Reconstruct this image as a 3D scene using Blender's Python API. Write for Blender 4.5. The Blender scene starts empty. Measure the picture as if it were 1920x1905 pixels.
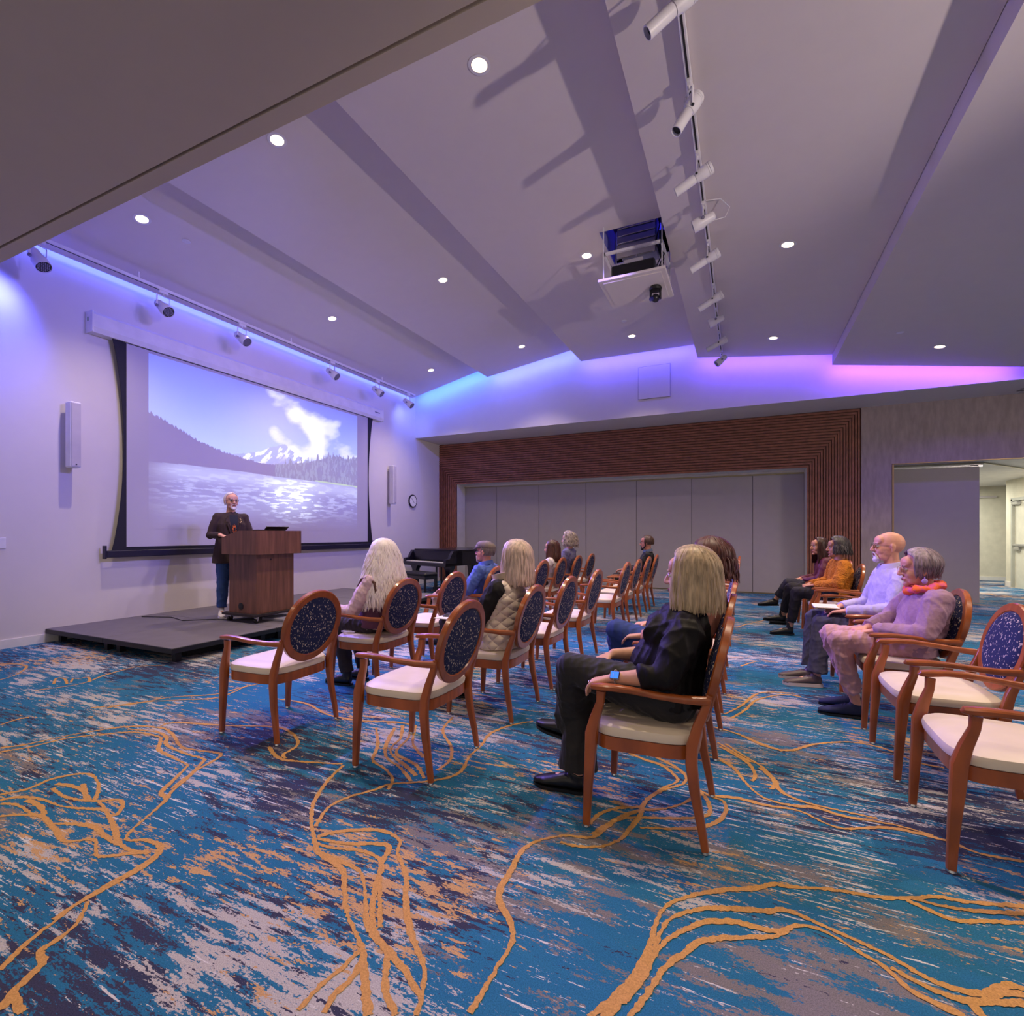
import bpy, math, random
import numpy as np
from mathutils import Vector, Matrix
random.seed(7); rng = np.random.default_rng(7)
SC = bpy.context.scene
COL = SC.collection
PI = math.pi

# ------------------------------------------------------------------ camera, world, exposure
YAW = math.atan(433/931.5)
cam_d = bpy.data.cameras.new('camera'); cam = bpy.data.objects.new('camera', cam_d); COL.objects.link(cam)
cam.location = (0, 0, 1.3); cam.rotation_euler = (PI/2, 0, YAW)
cam_d.sensor_width = 36; cam_d.lens = 932/1920*36; cam_d.shift_y = 47.5/1920; cam_d.clip_end = 100; cam_d.clip_start = .02
SC.camera = cam
wd = bpy.data.worlds.new('world'); SC.world = wd; wd.use_nodes = True
wd.node_tree.nodes['Background'].inputs[0].default_value = (.60, .52, .46, 1)
wd.node_tree.nodes['Background'].inputs[1].default_value = .9
SC.view_settings.view_transform = 'Standard'; SC.view_settings.look = 'None'
SC.view_settings.exposure = 0.24; SC.view_settings.gamma = 1; SC.view_settings.use_curve_mapping = False

def lamp(kind, loc, to, energy, color, size=.1, angle=60, blend=.6, sx=None, spread=None, name=None):
    l = bpy.data.lights.new(name or kind.lower()+'_light', kind); l.energy = energy; l.color = color
    if kind == 'SPOT': l.spot_size = math.radians(angle); l.spot_blend = blend; l.shadow_soft_size = size
    elif kind == 'AREA':
        l.size = size
        if sx: l.shape = 'RECTANGLE'; l.size_y = sx
        if spread: l.spread = math.radians(spread)
    else: l.shadow_soft_size = size
    o = bpy.data.objects.new(l.name, l); COL.objects.link(o); o.location = loc
    o.rotation_euler = (Vector(to)-Vector(loc)).to_track_quat('-Z', 'Y').to_euler()
    return o
WARM = (1, .80, .58)
DX = [(-6.25, -.0), (-4.06, 0), (-1.85, 0), (.45, 0), (2.6, 0)]
# cloud panels of the ceiling: x left, height left, x right, height right (undersides)
CL = [(-7.43, 4.646, -5.335, 5.107), (-5.33, 4.89, -3.105, 5.226), (-3.10, 4.93, -.795, 4.92), (-.79, 4.66, 1.39, 4.39), (1.395, 4.21, 3.86, 3.83)]
def cloud_z(x):
    for a, b, c, d in CL:
        if a-.2 <= x <= c+.01: return b+(d-b)*(x-a)/(c-a)
    return 4.0
DY = (.6, 3.38, 6.29, 9.2)
for i, (x, _) in enumerate(DX):
    for y in DY:
        if y < 2: continue
        z = cloud_z(x)
        lamp('SPOT', (x, y, z-.035), (x, y, 0), 215, WARM, .05, 105, .9, name='downlight_beam')
# downlights of the low ceiling over the near zone
for x in (-5, -2.4, .2, 2.8):
    for y in (.2, -2.2):
        lamp('SPOT', (x, y, 3.68), (x, y, 0), 60, WARM, .05, 120, .9, name='downlight_beam')
# led strips lying on the far ends of the ceiling clouds
LEDC = [(.03, .11, 1), (.08, .11, 1), (.10, .08, 1), (.13, .06, 1), (.17, .055, 1)]
LEDE = [26, 22, 20, 20, 30]
for (a, b, c, d), colr, e in zip(CL, LEDC, LEDE):
    xm = (a+c)/2; zm = (b+d)/2+.045
    o = lamp('AREA', (xm, 10.14, zm), (xm, 10.6, zm-.10), e, colr, c-a, sx=.03, name='cove_strip')
    o.rotation_euler = (PI/2-math.radians(24), math.atan2(-(d-b), c-a), 0)
o = lamp('AREA', (-7.46, 6.3, 4.69), (-7.6, 6.3, 4.66), 26, (.06, .10, 1), 8.0, sx=.03, name='cove_strip')
o.rotation_euler = (Vector((-1, 0, -.25))).to_track_quat('-Z', 'Y').to_euler(); o.data.size = 7.8; o.data.size_y = .03; o.data.shape = 'RECTANGLE'
# theatre heads on the middle track washing the screen wall and the stage
for y, ty, c_, e in ((3.78, 3.4, (.20, .19, 1), 560), (4.54, 5.0, (.36, .25, 1), 270), (5.45, 6.4, (.36, .25, 1), 270), (7.02, 7.8, (.30, .22, 1), 320), (8.66, 9.6, (.20, .19, 1), 420)):
    lamp('SPOT', (-.7, y, 4.28), (-7.5, ty, 2.9), e, c_, .05, 55, .9, name='track_beam')
lamp('SPOT', (-7.15, 2.75, 4.3), (-7.6, 1.9, 2.9), 240, (.07, .09, 1), .08, 120, 1, name='track_beam')
lamp('SPOT', (-7.1, 9.6, 4.5), (-7.6, 10.1, 3.7), 34, (.15, .22, 1), .05, 100, 1, name='track_beam')
# par heads on the screen-side track lighting the audience
for y, tx, ty in ((3.1, -1.6, 3.6), (4.1, -1.0, 3.5), (5.25, -2.5, 4.6), (7.1, -1.0, 6.5), (8.4, -.6, 6.0), (5.9, 1.2, 4.4)):
    lamp('SPOT', (-6.95, y, 4.42), (tx, ty, .6), 400 if y < 4 else 560, (.30, .20, 1), .06, 58, .8, name='track_beam')
# soft white key from the middle track onto the speaker, unseen right-hand lamps for ceiling shadows and fill
lamp('SPOT', (-.6, 5.25, 4.3), (-6.2, 4.6, 1.2), 130, (1, .86, .74), .05, 26, .8, name='track_beam')
lamp('SPOT', (4.2, .9, 2.1), (-1.6, 4.6, 4.8), 620, (1, .84, .74), .06, 52, .8, name='unseen_right_light')
lamp('AREA', (6.8, 5.2, 3.5), (4.5, 6.5, 0), 120, (1, .86, .74), 1.2, sx=1.2, name='unseen_right_light')  # added area lamp, fill from the unseen right side
lamp('AREA', (4.6, 14.4, 2.55), (4.6, 14.4, 0), 75, (1, .93, .78), .8, sx=.8, name='corridor_light')
lamp('AREA', (5.0, 16.9, 2.55), (5.0, 16.9, 0), 45, (.95, .95, .85), .6, sx=.6, name='corridor_light')

# ------------------------------------------------------------------ helpers
def lin(c):
    return tuple(((v/255)/12.92 if v/255 <= .04045 else ((v/255+.055)/1.055)**2.4) for v in c)
def M(name, c, rough=.6, metal=0, emit=None, es=1, spec=None, bump=None, bs=50, bd=.002, var=0, vs=6, stretch=None, sheen=0, coat=0):
    m = bpy.data.materials.new(name); m.use_nodes = True
    nt = m.node_tree; b = nt.nodes['Principled BSDF']
    rgb = lin(c) if max(c) > 1 else c
    b.inputs['Base Color'].default_value = (*rgb, 1); b.inputs['Roughness'].default_value = rough; b.inputs['Metallic'].default_value = metal
    if spec is not None: b.inputs['Specular IOR Level'].default_value = spec
    if sheen: b.inputs['Sheen Weight'].default_value = sheen
    if coat: b.inputs['Coat Weight'].default_value = coat; b.inputs['Coat Roughness'].default_value = .15
    if emit is not None: b.inputs['Emission Color'].default_value = (*emit, 1); b.inputs['Emission Strength'].default_value = es
    tc = nt.nodes.new('ShaderNodeTexCoord'); mp = nt.nodes.new('ShaderNodeMapping'); nt.links.new(tc.outputs['Object'], mp.inputs[0])
    if stretch: mp.inputs['Scale'].default_value = stretch
    n = nt.nodes.new('ShaderNodeTexNoise'); nt.links.new(mp.outputs[0], n.inputs['Vector']); n.inputs['Scale'].default_value = vs; n.inputs['Detail'].default_value = 4
    v = var or .06
    mx = nt.nodes.new('ShaderNodeMix'); mx.data_type = 'RGBA'
    mx.inputs['A'].default_value = (*[x*(1-v) for x in rgb], 1); mx.inputs['B'].default_value = (*[min(1, x*(1+v)) for x in rgb], 1)
    cr = nt.nodes.new('ShaderNodeMapRange'); cr.inputs[1].default_value = .3; cr.inputs[2].default_value = .7
    nt.links.new(n.outputs[0], cr.inputs[0]); nt.links.new(cr.outputs[0], mx.inputs['Factor']); nt.links.new(mx.outputs['Result'], b.inputs['Base Color'])
    if bump:
        n2 = nt.nodes.new('ShaderNodeTexNoise'); nt.links.new(mp.outputs[0], n2.inputs['Vector']); n2.inputs['Scale'].default_value = bs; n2.inputs['Detail'].default_value = 3
        bp = nt.nodes.new('ShaderNodeBump'); bp.inputs['Strength'].default_value = bump; bp.inputs['Distance'].default_value = bd
        nt.links.new(n2.outputs[0], bp.inputs['Height']); nt.links.new(bp.outputs[0], b.inputs['Normal'])
    return m

class MB:
    def __init__(s): s.v = []; s.f = []; s.m = []; s.cm = 0
    def add(s, vs, fs):
        k = len(s.v); s.v += [tuple(p) for p in vs]; s.f += [tuple(i+k for i in f) for f in fs]; s.m += [s.cm]*len(fs)
    def box(s, x0, x1, y0, y1, z0, z1, b=0):
        if b <= 0:
            s.add([(x, y, z) for z in (z0, z1) for y in (y0, y1) for x in (x0, x1)],
                  [(0, 2, 3, 1), (4, 5, 7, 6), (0, 1, 5, 4), (2, 6, 7, 3), (0, 4, 6, 2), (1, 3, 7, 5)])
        else:
            b = min(b, (x1-x0)/2.01, (y1-y0)/2.01, (z1-z0)/2.01)
            vs = []
            def ring(i, z):
                vs.extend([(x0+i+bb[0], y0+i+bb[1], z) for bb in ((b-i if i < b else 0, 0),)][:0])
            rings = []
            for z, ins in ((z0, b), (z0+b, 0), (z1-b, 0), (z1, b)):
                rings.append([(x0+ins+(b-ins), y0+ins, z), (x1-ins-(b-ins), y0+ins, z), (x1-ins, y0+b, z), (x1-ins, y1-b, z), (x1-b, y1-ins, z), (x0+b, y1-ins, z), (x0+ins, y1-b, z), (x0+ins, y0+b, z)])
            vs = [p for r in rings for p in r]; fs = [tuple(range(7, -1, -1)), tuple(range(24, 32))]
            for r in range(3):
                for i in range(8):
                    j = (i+1) % 8; fs.append((r*8+i, r*8+j, (r+1)*8+j, (r+1)*8+i))
            s.add(vs, fs)
    def prism(s, poly, axis, a, b):
        n = len(poly)
        def P(u, v, w):
            return {'x': (w, u, v), 'y': (u, w, v), 'z': (u, v, w)}[axis]
        s.add([P(u, v, a) for u, v in poly]+[P(u, v, b) for u, v in poly],
              [tuple(range(n-1, -1, -1)), tuple(range(n, 2*n))]+[(i, (i+1) % n, n+(i+1) % n, n+i) for i in range(n)])
    def tube(s, pts, rad, n=12, side=None, cap=True, sq=1.0):
        """rad: r or (ra, rb) per point; side: lateral vector for ra; sq superellipse power<1 = boxier"""
        pts = [Vector(p) for p in pts]; L = len(pts)
        if not isinstance(rad, (list, tuple)) or (isinstance(rad, tuple) and len(rad) == 2 and L != 2): rad = [rad]*L
        prev = None; rings = []
        for i, p in enumerate(pts):
            t = (pts[min(i+1, L-1)]-pts[max(i-1, 0)])
            if t.length < 1e-9: t = Vector((0, 0, 1))
            t.normalize()
            if side is not None: a = Vector(side); a = a-t*a.dot(t)
            elif prev is not None: a = prev-t*prev.dot(t)
            else: a = t.cross(Vector((0, 0, 1)) if abs(t.z) < .9 else Vector((1, 0, 0)))
            if a.length < 1e-6: a = t.orthogonal()
            a.normalize(); prev = a; b = t.cross(a)
            r = rad[i]; ra, rb = r if isinstance(r, (tuple, list)) else (r, r)
            ring = []
            for k in range(n):
                th = 2*PI*(k+.5)/n; cx, sy = math.cos(th), math.sin(th)
                if sq != 1: cx = math.copysign(abs(cx)**sq, cx); sy = math.copysign(abs(sy)**sq, sy)
                ring.append(p+a*ra*cx+b*rb*sy)
            rings.append(ring)
        vs = [q for r in rings for q in r]; fs = []
        for i in range(L-1):
            for k in range(n):
                j = (k+1) % n; fs.append((i*n+k, i*n+j, (i+1)*n+j, (i+1)*n+k))
        if cap: fs += [tuple(range(n-1, -1, -1)), tuple(range((L-1)*n, L*n))]
        s.add(vs, fs)
    def ell(s, c, r, R=None, nu=16, nv=10):
        c = Vector(c); r = r if isinstance(r, (tuple, list)) else (r, r, r)
        vs = [(0, 0, r[2])]
        for j in range(1, nv):
            ph = PI*j/nv
            for i in range(nu):
                th = 2*PI*i/nu; vs.append((r[0]*math.sin(ph)*math.cos(th), r[1]*math.sin(ph)*math.sin(th), r[2]*math.cos(ph)))
        vs.append((0, 0, -r[2])); fs = []
        for i in range(nu): fs.append((0, 1+i, 1+(i+1) % nu))
        for j in range(nv-2):
            for i in range(nu):
                a = 1+j*nu+i; b = 1+j*nu+(i+1) % nu; fs.append((a, a+nu, b+nu, b))
        k = 1+(nv-2)*nu; l = len(vs)-1
        for i in range(nu): fs.append((k+i, l, k+(i+1) % nu))
        s.add([c+((R @ Vector(v)) if R is not None else Vector(v)) for v in vs], fs)
    def caps(s, pts, rad, n=12, side=None):
        """capsule chain: tube with ball ends"""
        s.tube(pts, rad, n, side)
        for p, r in ((pts[0], rad[0] if isinstance(rad, list) else rad), (pts[-1], rad[-1] if isinstance(rad, list) else rad)):
            if isinstance(r, (tuple, list)): r = min(r)
            s.ell(p, r, nu=n, nv=8)
    def lathe(s, c, prof, n=24, axis=None):
        c = Vector(c); q = Vector(axis).to_track_quat('Z', 'Y').to_matrix() if axis is not None else Matrix.Identity(3)
        vs = []; fs = []
        for r, z in prof:
            for i in range(n): vs.append(c+q @ Vector((r*math.cos(2*PI*i/n), r*math.sin(2*PI*i/n), z)))
        for j in range(len(prof)-1):
            for i in range(n):
                k = (i+1) % n; fs.append((j*n+i, j*n+k, (j+1)*n+k, (j+1)*n+i))
        fs += [tuple(range(n-1, -1, -1)), tuple(range((len(prof)-1)*n, len(prof)*n))]
        s.add(vs, fs)

def wloc(o):
    l = Vector((0, 0, 0))
    while o: l = l+Vector(o.location); o = o.parent
    return l
def obj(name, mb, mat, parent=None, smooth=True, world=False, angle=35, **props):
    """mb in world coordinates when world=True (parents are unrotated), else local to the parent"""
    me = bpy.data.meshes.new(name)
    vs = mb.v
    if world and parent: l = wloc(parent); vs = [(v[0]-l.x, v[1]-l.y, v[2]-l.z) for v in vs]
    me.from_pydata([tuple(v) for v in vs], [], mb.f)
    for m in (mat if isinstance(mat, (list, tuple)) else [mat]): me.materials.append(m)
    if max(mb.m, default=0) > 0: me.polygons.foreach_set('material_index', mb.m)
    me.update()
    o = bpy.data.objects.new(name, me); COL.objects.link(o)
    if smooth:
        me.polygons.foreach_set('use_smooth', [True]*len(me.polygons))
        me.set_sharp_from_angle(angle=math.radians(angle))
    if parent: o.parent = parent
    for k, v in props.items(): o[k] = v
    return o
def empty(name, loc, label, cat, group=None, rotz=0):
    o = bpy.data.objects.new(name, None); COL.objects.link(o); o.location = loc; o.rotation_euler = (0, 0, rotz); o.empty_display_size = .1
    o['label'] = label; o['category'] = cat
    if group: o['group'] = group
    return o
def struct(name, mb, mat, smooth=False, **k): return obj(name, mb, mat, None, smooth, kind='structure', **k)
def tag(o, label, cat, group=None):
    o['label'] = label; o['category'] = cat
    if group: o['group'] = group
    return o
def copy_tree(o, parent=None):
    c = o.copy(); COL.objects.link(c); c.parent = parent
    for ch in o.children: copy_tree(ch, c)
    return c

# ------------------------------------------------------------------ materials
wall_m = M('painted_wall', (214, 206, 206), .75, var=.012, bump=.15, bs=90, bd=.001)
ceil_m = M('painted_ceiling', (216, 206, 206), .85, var=.012)
trim_m = M('white_trim', (225, 220, 215), .5)
soffit_m = M('soffit_paint', (196, 186, 184), .85, var=.012)
metal_m = M('steel', (190, 190, 195), .25, 1)
black_m = M('black_plastic', (14, 14, 18), .4)
whitep_m = M('white_powdercoat', (222, 218, 225), .4)
part_m = M('partition_vinyl', (172, 163, 164), .8, var=.02, bump=.2, bs=200, bd=.0008)
paper_m = M('paper', (235, 230, 225), .8)

def carpet_mat():
    m = M('carpet', (40, 100, 145), 1.0, spec=.05); nt = m.node_tree; N = nt.nodes; Lk = nt.links; b = N['Principled BSDF']
    for l in list(b.inputs['Base Color'].links): Lk.remove(l)
    tc = N.new('ShaderNodeTexCoord')
    def mapping(sc, loc=(0, 0, 0), rot=0):
        mp = N.new('ShaderNodeMapping'); mp.inputs['Scale'].default_value = sc; mp.inputs['Location'].default_value = loc; mp.inputs['Rotation'].default_value = (0, 0, rot)
        Lk.new(tc.outputs['Object'], mp.inputs[0]); return mp.outputs[0]
    def noise(sc, loc, scale=1, det=3, rough=.6):
        n = N.new('ShaderNodeTexNoise'); n.inputs['Scale'].default_value = scale; n.inputs['Detail'].default_value = det; n.inputs['Roughness'].default_value = rough
        Lk.new(mapping(sc, loc), n.inputs['Vector']); return n.outputs[0]
    def math_(op, a, b_=None):
        n = N.new('ShaderNodeMath'); n.operation = op
        for i, x in enumerate((a, b_)):
            if x is None: continue
            if isinstance(x, (int, float)): n.inputs[i].default_value = x
            else: Lk.new(x, n.inputs[i])
        return n.outputs[0]
    def mix(f, a, b_):
        n = N.new('ShaderNodeMix'); n.data_type = 'RGBA'
        Lk.new(f, n.inputs['Factor'])
        for k, x in (('A', a), ('B', b_)):
            if isinstance(x, tuple): n.inputs[k].default_value = (*lin(x), 1)
            else: Lk.new(x, n.inputs[k])
        return n.outputs['Result']
    grain = noise((1, 1, 1), (0, 0, 0), 260, 1)
    pix = noise((1, 2.0, 1), (0, 0, 0), 66, 2, .7)
    sx = N.new('ShaderNodeSeparateXYZ'); Lk.new(tc.outputs['Object'], sx.inputs[0])
    def ss(v, lo, hi):
        n = N.new('ShaderNodeMapRange'); n.interpolation_type = 'SMOOTHSTEP'; n.inputs[1].default_value = lo; n.inputs[2].default_value = hi; Lk.new(v, n.inputs[0]); return n.outputs[0]
    calm = math_('MULTIPLY', ss(sx.outputs[0], -1.0, -.45), math_('SUBTRACT', 1, ss(sx.outputs[1], 2.0, 2.5)))
    def mask(blobsc, loc, streak, thr, kb=.45, cal=0, soft=.012, pk=.20):
        bl = noise(blobsc, loc, 1, 2, .5); st = noise(streak, (loc[1], loc[0], 3), 1, 4, .65)
        s_ = math_('ADD', math_('MULTIPLY', bl, kb), math_('MULTIPLY', st, 1-kb))
        s_ = math_('ADD', s_, math_('MULTIPLY', math_('SUBTRACT', pix, .5), pk))
        if cal: s_ = math_('SUBTRACT', s_, math_('MULTIPLY', calm, cal))
        s_ = math_('SUBTRACT', s_, thr)
        return math_('MINIMUM', math_('MAXIMUM', math_('DIVIDE', s_, soft), 0.0), 1.0)
    blue = mix(noise((.7, 1.6, 1), (4, 2, 0), 1, 3), (36, 94, 128), (58, 124, 160))
    blue = mix(noise((2.2, 12, 1), (9, 2, 0), 1, 4), blue, (42, 100, 144))
    c = mix(mask((.8, 1.3, 1), (1, 7, 0), (3, 12, 1), .555, .5, -.055), blue, (120, 114, 118))
    c = mix(mask((.75, 1.2, 1), (11, 3, 0), (3.6, 19, 1), .556, .5, .07), c, (58, 60, 86))
    c = mix(mask((.8, 1.3, 1), (5, 21, 0), (3.6, 22, 1), .550, .5, .06), c, (176, 170, 172))
    c = mix(mask((.8, 1.3, 1), (5.6, 21.5, 0), (6, 34, 1), .565, .45, .05), c, (60, 60, 84))
    c = mix(mask((.7, 1.1, 1), (31, 13, 0), (7, 32, 1), .575, .42, .02), c, (188, 148, 108))
    c = mix(mask((1, 1, 1), (3, 33, 0), (4.5, 60, 1), .60, .3), c, (198, 194, 198))
    g = N.new('ShaderNodeMapRange'); g.inputs[1].default_value = .3; g.inputs[2].default_value = .7; g.inputs[3].default_value = .78; g.inputs[4].default_value = 1.2
    Lk.new(grain, g.inputs[0])
    v = N.new('ShaderNodeVectorMath'); v.operation = 'SCALE'; Lk.new(c, v.inputs[0]); Lk.new(g.outputs[0], v.inputs['Scale'])
    Lk.new(v.outputs[0], b.inputs['Base Color'])
    bp = N.new('ShaderNodeBump'); bp.inputs['Strength'].default_value = .35; bp.inputs['Distance'].default_value = .003
    Lk.new(grain, bp.inputs['Height']); Lk.new(bp.outputs[0], b.inputs['Normal'])
    return m
carpet_m = carpet_mat()
gold_m = M('carpet_gold_yarn', (192, 144, 90), 1.0, spec=.05, var=.22, vs=220, bump=.4, bs=260, bd=.003)

# ------------------------------------------------------------------ room shell
c_, s_ = math.cos(YAW), math.sin(YAW)
def floor_at(px, py):      # a carpet point read off the photograph's perspective
    z = 1.3*932/(py-1000); xc = (px-960)/932*z
    return (c_*xc-s_*z, s_*xc+c_*z)
def at(px, py, Y):
    r = (px-960)/932; z = Y/(c_+s_*r); return Vector((z*(c_*r-s_), Y, 1.3+(1000-py)*z/932))
mb = MB(); mb.box(-7.7, 9.0, -4.5, 18.6, -.1, 0)
mb.cm = 1
Z2 = lambda l: [(x/2, 1200+y/2) for x, y in l]
R2 = lambda l: [(960+x/2, 1380+y/2) for x, y in l]
Q3 = lambda l: [(1260+x/4.33, 1000+y/4.33) for x, y in l]
LN = [Z2(l) for l in (
 [(0,580),(100,560),(200,520),(300,502),(350,510),(370,550),(350,600),(325,590),(310,540)],
 [(0,600),(80,590),(160,600),(240,625),(370,635),(400,640)], [(0,615),(60,620),(120,650),(160,660),(150,625),(100,600)],
 [(0,660),(90,655),(160,660),(200,705),(240,755),(350,750),(360,790),(380,812),(480,800),(560,795)],
 [(200,555),(230,580),(290,600),(380,605),(440,600),(460,620),(440,655),(410,660)],
 [(370,605),(400,650),(425,700),(450,760),(500,790),(560,800)], [(180,690),(260,690),(350,700),(400,740),(470,780),(540,800)],
 [(210,540),(250,545),(300,560),(340,600)],
 [(0,1240),(60,1180),(110,1130),(200,1060),(300,980),(400,920),(500,865),(570,820),(600,790),(590,765),(540,750),(480,752),(480,730),(520,690),(580,640),(625,595),(605,572),(650,525),(700,475),(695,465),(640,435),(595,410),(600,380),(590,362),(500,345),(380,355),(250,370),(120,400),(0,420)],
 [(200,1050),(290,990),(390,935),(480,885),(560,835),(600,795)],
 [(625,595),(640,570),(700,520),(760,460),(765,445),(690,425),(625,395),(625,365),(590,345),(480,335)],
 [(640,560),(720,500),(790,460),(822,440),(820,425),(740,415),(680,400),(650,355),(600,330),(480,325),(300,350),(100,392),(0,405)],
 [(600,325),(650,310),(760,315),(880,322),(1000,325),(1070,335),(1115,370),(1110,400),(1060,430),(1070,445)],
 [(0,1390),(40,1330),(90,1280),(160,1210),(150,1170),(220,1120),(290,1060),(330,980)], [(40,1330),(80,1400)],
 [(1285,465),(1100,455),(1040,440),(1010,400)],
 [(1290,470),(1230,530),(1180,600),(1165,660),(1180,740),(1200,800),(1280,860),(1290,940),(1300,1020),(1340,1110),(1365,1180),(1370,1300),(1380,1410)],
 [(1185,760),(1250,780),(1340,790),(1400,810),(1430,840),(1410,920),(1400,1000),(1410,1100),(1450,1180),(1440,1300),(1480,1410)],
 [(1190,745),(1300,765),(1420,765),(1460,780),(1430,850),(1425,950),(1420,1080)],
 [(1190,740),(1260,720),(1380,712),(1450,720),(1500,755),(1490,800),(1520,880),(1520,980),(1540,1090),(1590,1220),(1590,1300),(1560,1410)],
 [(1200,800),(1270,830),(1350,870),(1370,960),(1380,1070),(1450,1160),(1520,1240),(1560,1310),(1580,1330)],
 [(1350,1160),(1280,1230),(1200,1300),(1120,1390)], [(1365,1180),(1330,1260),(1260,1330),(1220,1400)],
 [(1180,700),(1230,630),(1310,590),(1400,565),(1470,540),(1600,530),(1700,510),(1740,480),(1760,440),(1800,400),(1840,350),(1920,320),(2000,305)],
 [(1410,330),(1415,400),(1400,450),(1440,480),(1470,520),(1455,560)], [(1480,330),(1450,390),(1450,440),(1500,480),(1540,530)],
 [(1510,320),(1500,370),(1470,400),(1470,430),(1530,480),(1560,510)], [(1540,330),(1530,370),(1500,400),(1490,430),(1560,470),(1590,520)],
 [(1300,300),(1400,305),(1480,308),(1550,320),(1555,330),(1550,390),(1590,440)], [(1700,290),(1660,340),(1690,400),(1690,450),(1640,490)],
 [(1030,220),(1150,240),(1230,280),(1320,300)], [(340,255),(500,240),(640,215),(800,205),(900,180),(990,160)],
 [(400,255),(520,235),(680,225),(820,215),(930,170)], [(130,190),(300,165),(400,130),(520,100),(620,95)],
 [(0,90),(60,90),(100,100),(60,130),(0,150)], [(200,165),(210,145),(240,145),(250,165)], [(265,160),(275,145),(300,145),(330,140),(335,158)],
 [(0,320),(60,300),(110,290)], [(1920,860),(1870,960),(1910,1050),(1925,1120),(1900,1170),(1840,1270),(1760,1400)])]
LN += [R2(l) for l in (
 [(0,500),(40,430),(110,390),(200,375),(300,380),(350,345),(400,310),(480,280),(560,275),(640,255),(680,230)],
 [(180,400),(240,415),(330,415),(400,390),(440,350),(480,300),(500,250),(560,200),(620,170),(600,140),(560,110),(500,90),(440,65)],
 [(290,330),(330,290),(400,270),(480,265),(520,230),(580,200),(640,180),(650,150),(600,110),(540,80)],
 [(300,370),(340,340),(430,310),(530,310),(640,310),(720,300),(740,280),(730,240),(700,210),(660,180)],
 [(480,345),(600,350),(700,345),(770,320),(800,280),(790,245),(740,225),(680,190)],
 [(740,225),(850,235),(950,260),(1050,275),(1100,290),(1180,330),(1260,350),(1400,345),(1520,365),(1650,400),(1750,440),(1930,475)],
 [(780,90),(830,120),(880,180),(940,230),(1040,260),(1140,270),(1240,300),(1360,320),(1460,340),(1580,375)],
 [(800,30),(860,70),(930,110),(980,160),(1010,210),(1100,250),(1250,285),(1370,310)],
 [(900,170),(910,150),(880,100),(780,40)], [(970,200),(980,170),(930,120)],
 [(860,0),(950,40),(1040,55),(1140,30),(1280,25),(1400,50),(1530,100),(1620,120)],
 [(290,1060),(400,970),(460,900),(510,800),(540,700),(580,640),(680,600),(800,580),(920,570),(980,555),(1050,565),(1180,575),(1300,595),(1400,610),(1500,610),(1600,605),(1700,620),(1930,640)],
 [(340,1060),(400,1000),(470,920),(530,820),(560,730),(610,680),(720,650),(850,650),(960,658),(1020,652),(1120,690),(1250,750),(1400,820),(1500,880),(1600,930),(1750,970),(1860,935),(1930,950)],
 [(420,1000),(490,920),(550,800),(620,740),(720,700),(830,698),(920,720),(1000,735),(1060,715),(1120,715),(1200,750),(1300,810),(1400,870),(1500,960),(1600,1010),(1700,1055)],
 [(440,1060),(510,960),(560,880),(620,830),(720,770),(860,760),(980,755),(1040,725)],
 [(1480,615),(1560,650),(1660,690),(1760,695),(1930,705)], [(1500,610),(1620,640),(1740,660),(1930,670)],
 [(1420,870),(1550,940),(1680,990),(1800,1000),(1930,1005)], [(1700,985),(1770,1055)], [(1790,985),(1850,970),(1930,975)])]
LN += [Q3(l) for l in ([(430,1470),(560,1400),(680,1310),(800,1290),(1000,1300)], [(480,1500),(600,1430),(700,1350),(900,1310),(1050,1330)],
 [(250,1550),(500,1620),(700,1700),(900,1770)], [(370,1700),(500,1780),(640,1860)], [(540,760),(640,730),(800,700),(900,690)], [(560,1080),(700,1040),(860,1050)])]
def cr_spline(P, step=.02):
    out = []; n = len(P)
    for i in range(n-1):
        p0, p1, p2, p3 = (np.array(P[max(0, min(n-1, j))]) for j in (i-1, i, i+1, i+2))
        m_ = max(2, int(np.linalg.norm(p2-p1)/step))
        for k in range(m_):
            t = k/m_; out.append(.5*((2*p1)+(-p0+p2)*t+(2*p0-5*p1+4*p2-p3)*t*t+(-p0+3*p1-3*p2+p3)*t**3))
    out.append(np.array(P[-1])); return out
for li, l in enumerate(LN):
    P = cr_spline([floor_at(*p) for p in l], .010)
    if len(P) < 3: continue
    w0 = .0095
    vs = []; fs = []; zz = .0012+.00002*li
    for i, p in enumerate(P):
        t = P[min(i+1, len(P)-1)]-P[max(i-1, 0)]; t = t/(np.linalg.norm(t)+1e-9); nn = np.array((-t[1], t[0]))
        w1 = w0*(1+.35*math.sin(i*.11+li))+rng.uniform(-.0035, .0035); w2 = w0*(1+.35*math.sin(i*.09+li*2))+rng.uniform(-.0035, .0035)
        a = p+nn*w1; b = p-nn*w2; vs += [(a[0], a[1], zz), (b[0], b[1], zz)]
        if i: fs.append((2*i-2, 2*i-1, 2*i+1, 2*i))
    mb.add(vs, fs)
struct('floor', mb, [carpet_m, gold_m])

mb = MB(); mb.box(-7.7, -7.55, -4.5, 12.2, 0, 5.9); struct('wall_left', mb, wall_m)
mb = MB(); mb.box(-7.55, -7.535, -4.5, 11.5, 0, .1); struct('baseboard_left', mb, trim_m)
# upper back wall (soffit face) and its underside, one plastered bulkhead
mb = MB(); mb.box(-7.55, 4.3, 10.42, 10.5, 3.715, 5.9); mb.box(-7.55, 4.3, 10.5, 12.3, 3.715, 3.80); struct('wall_back_upper', mb, wall_m)
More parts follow.
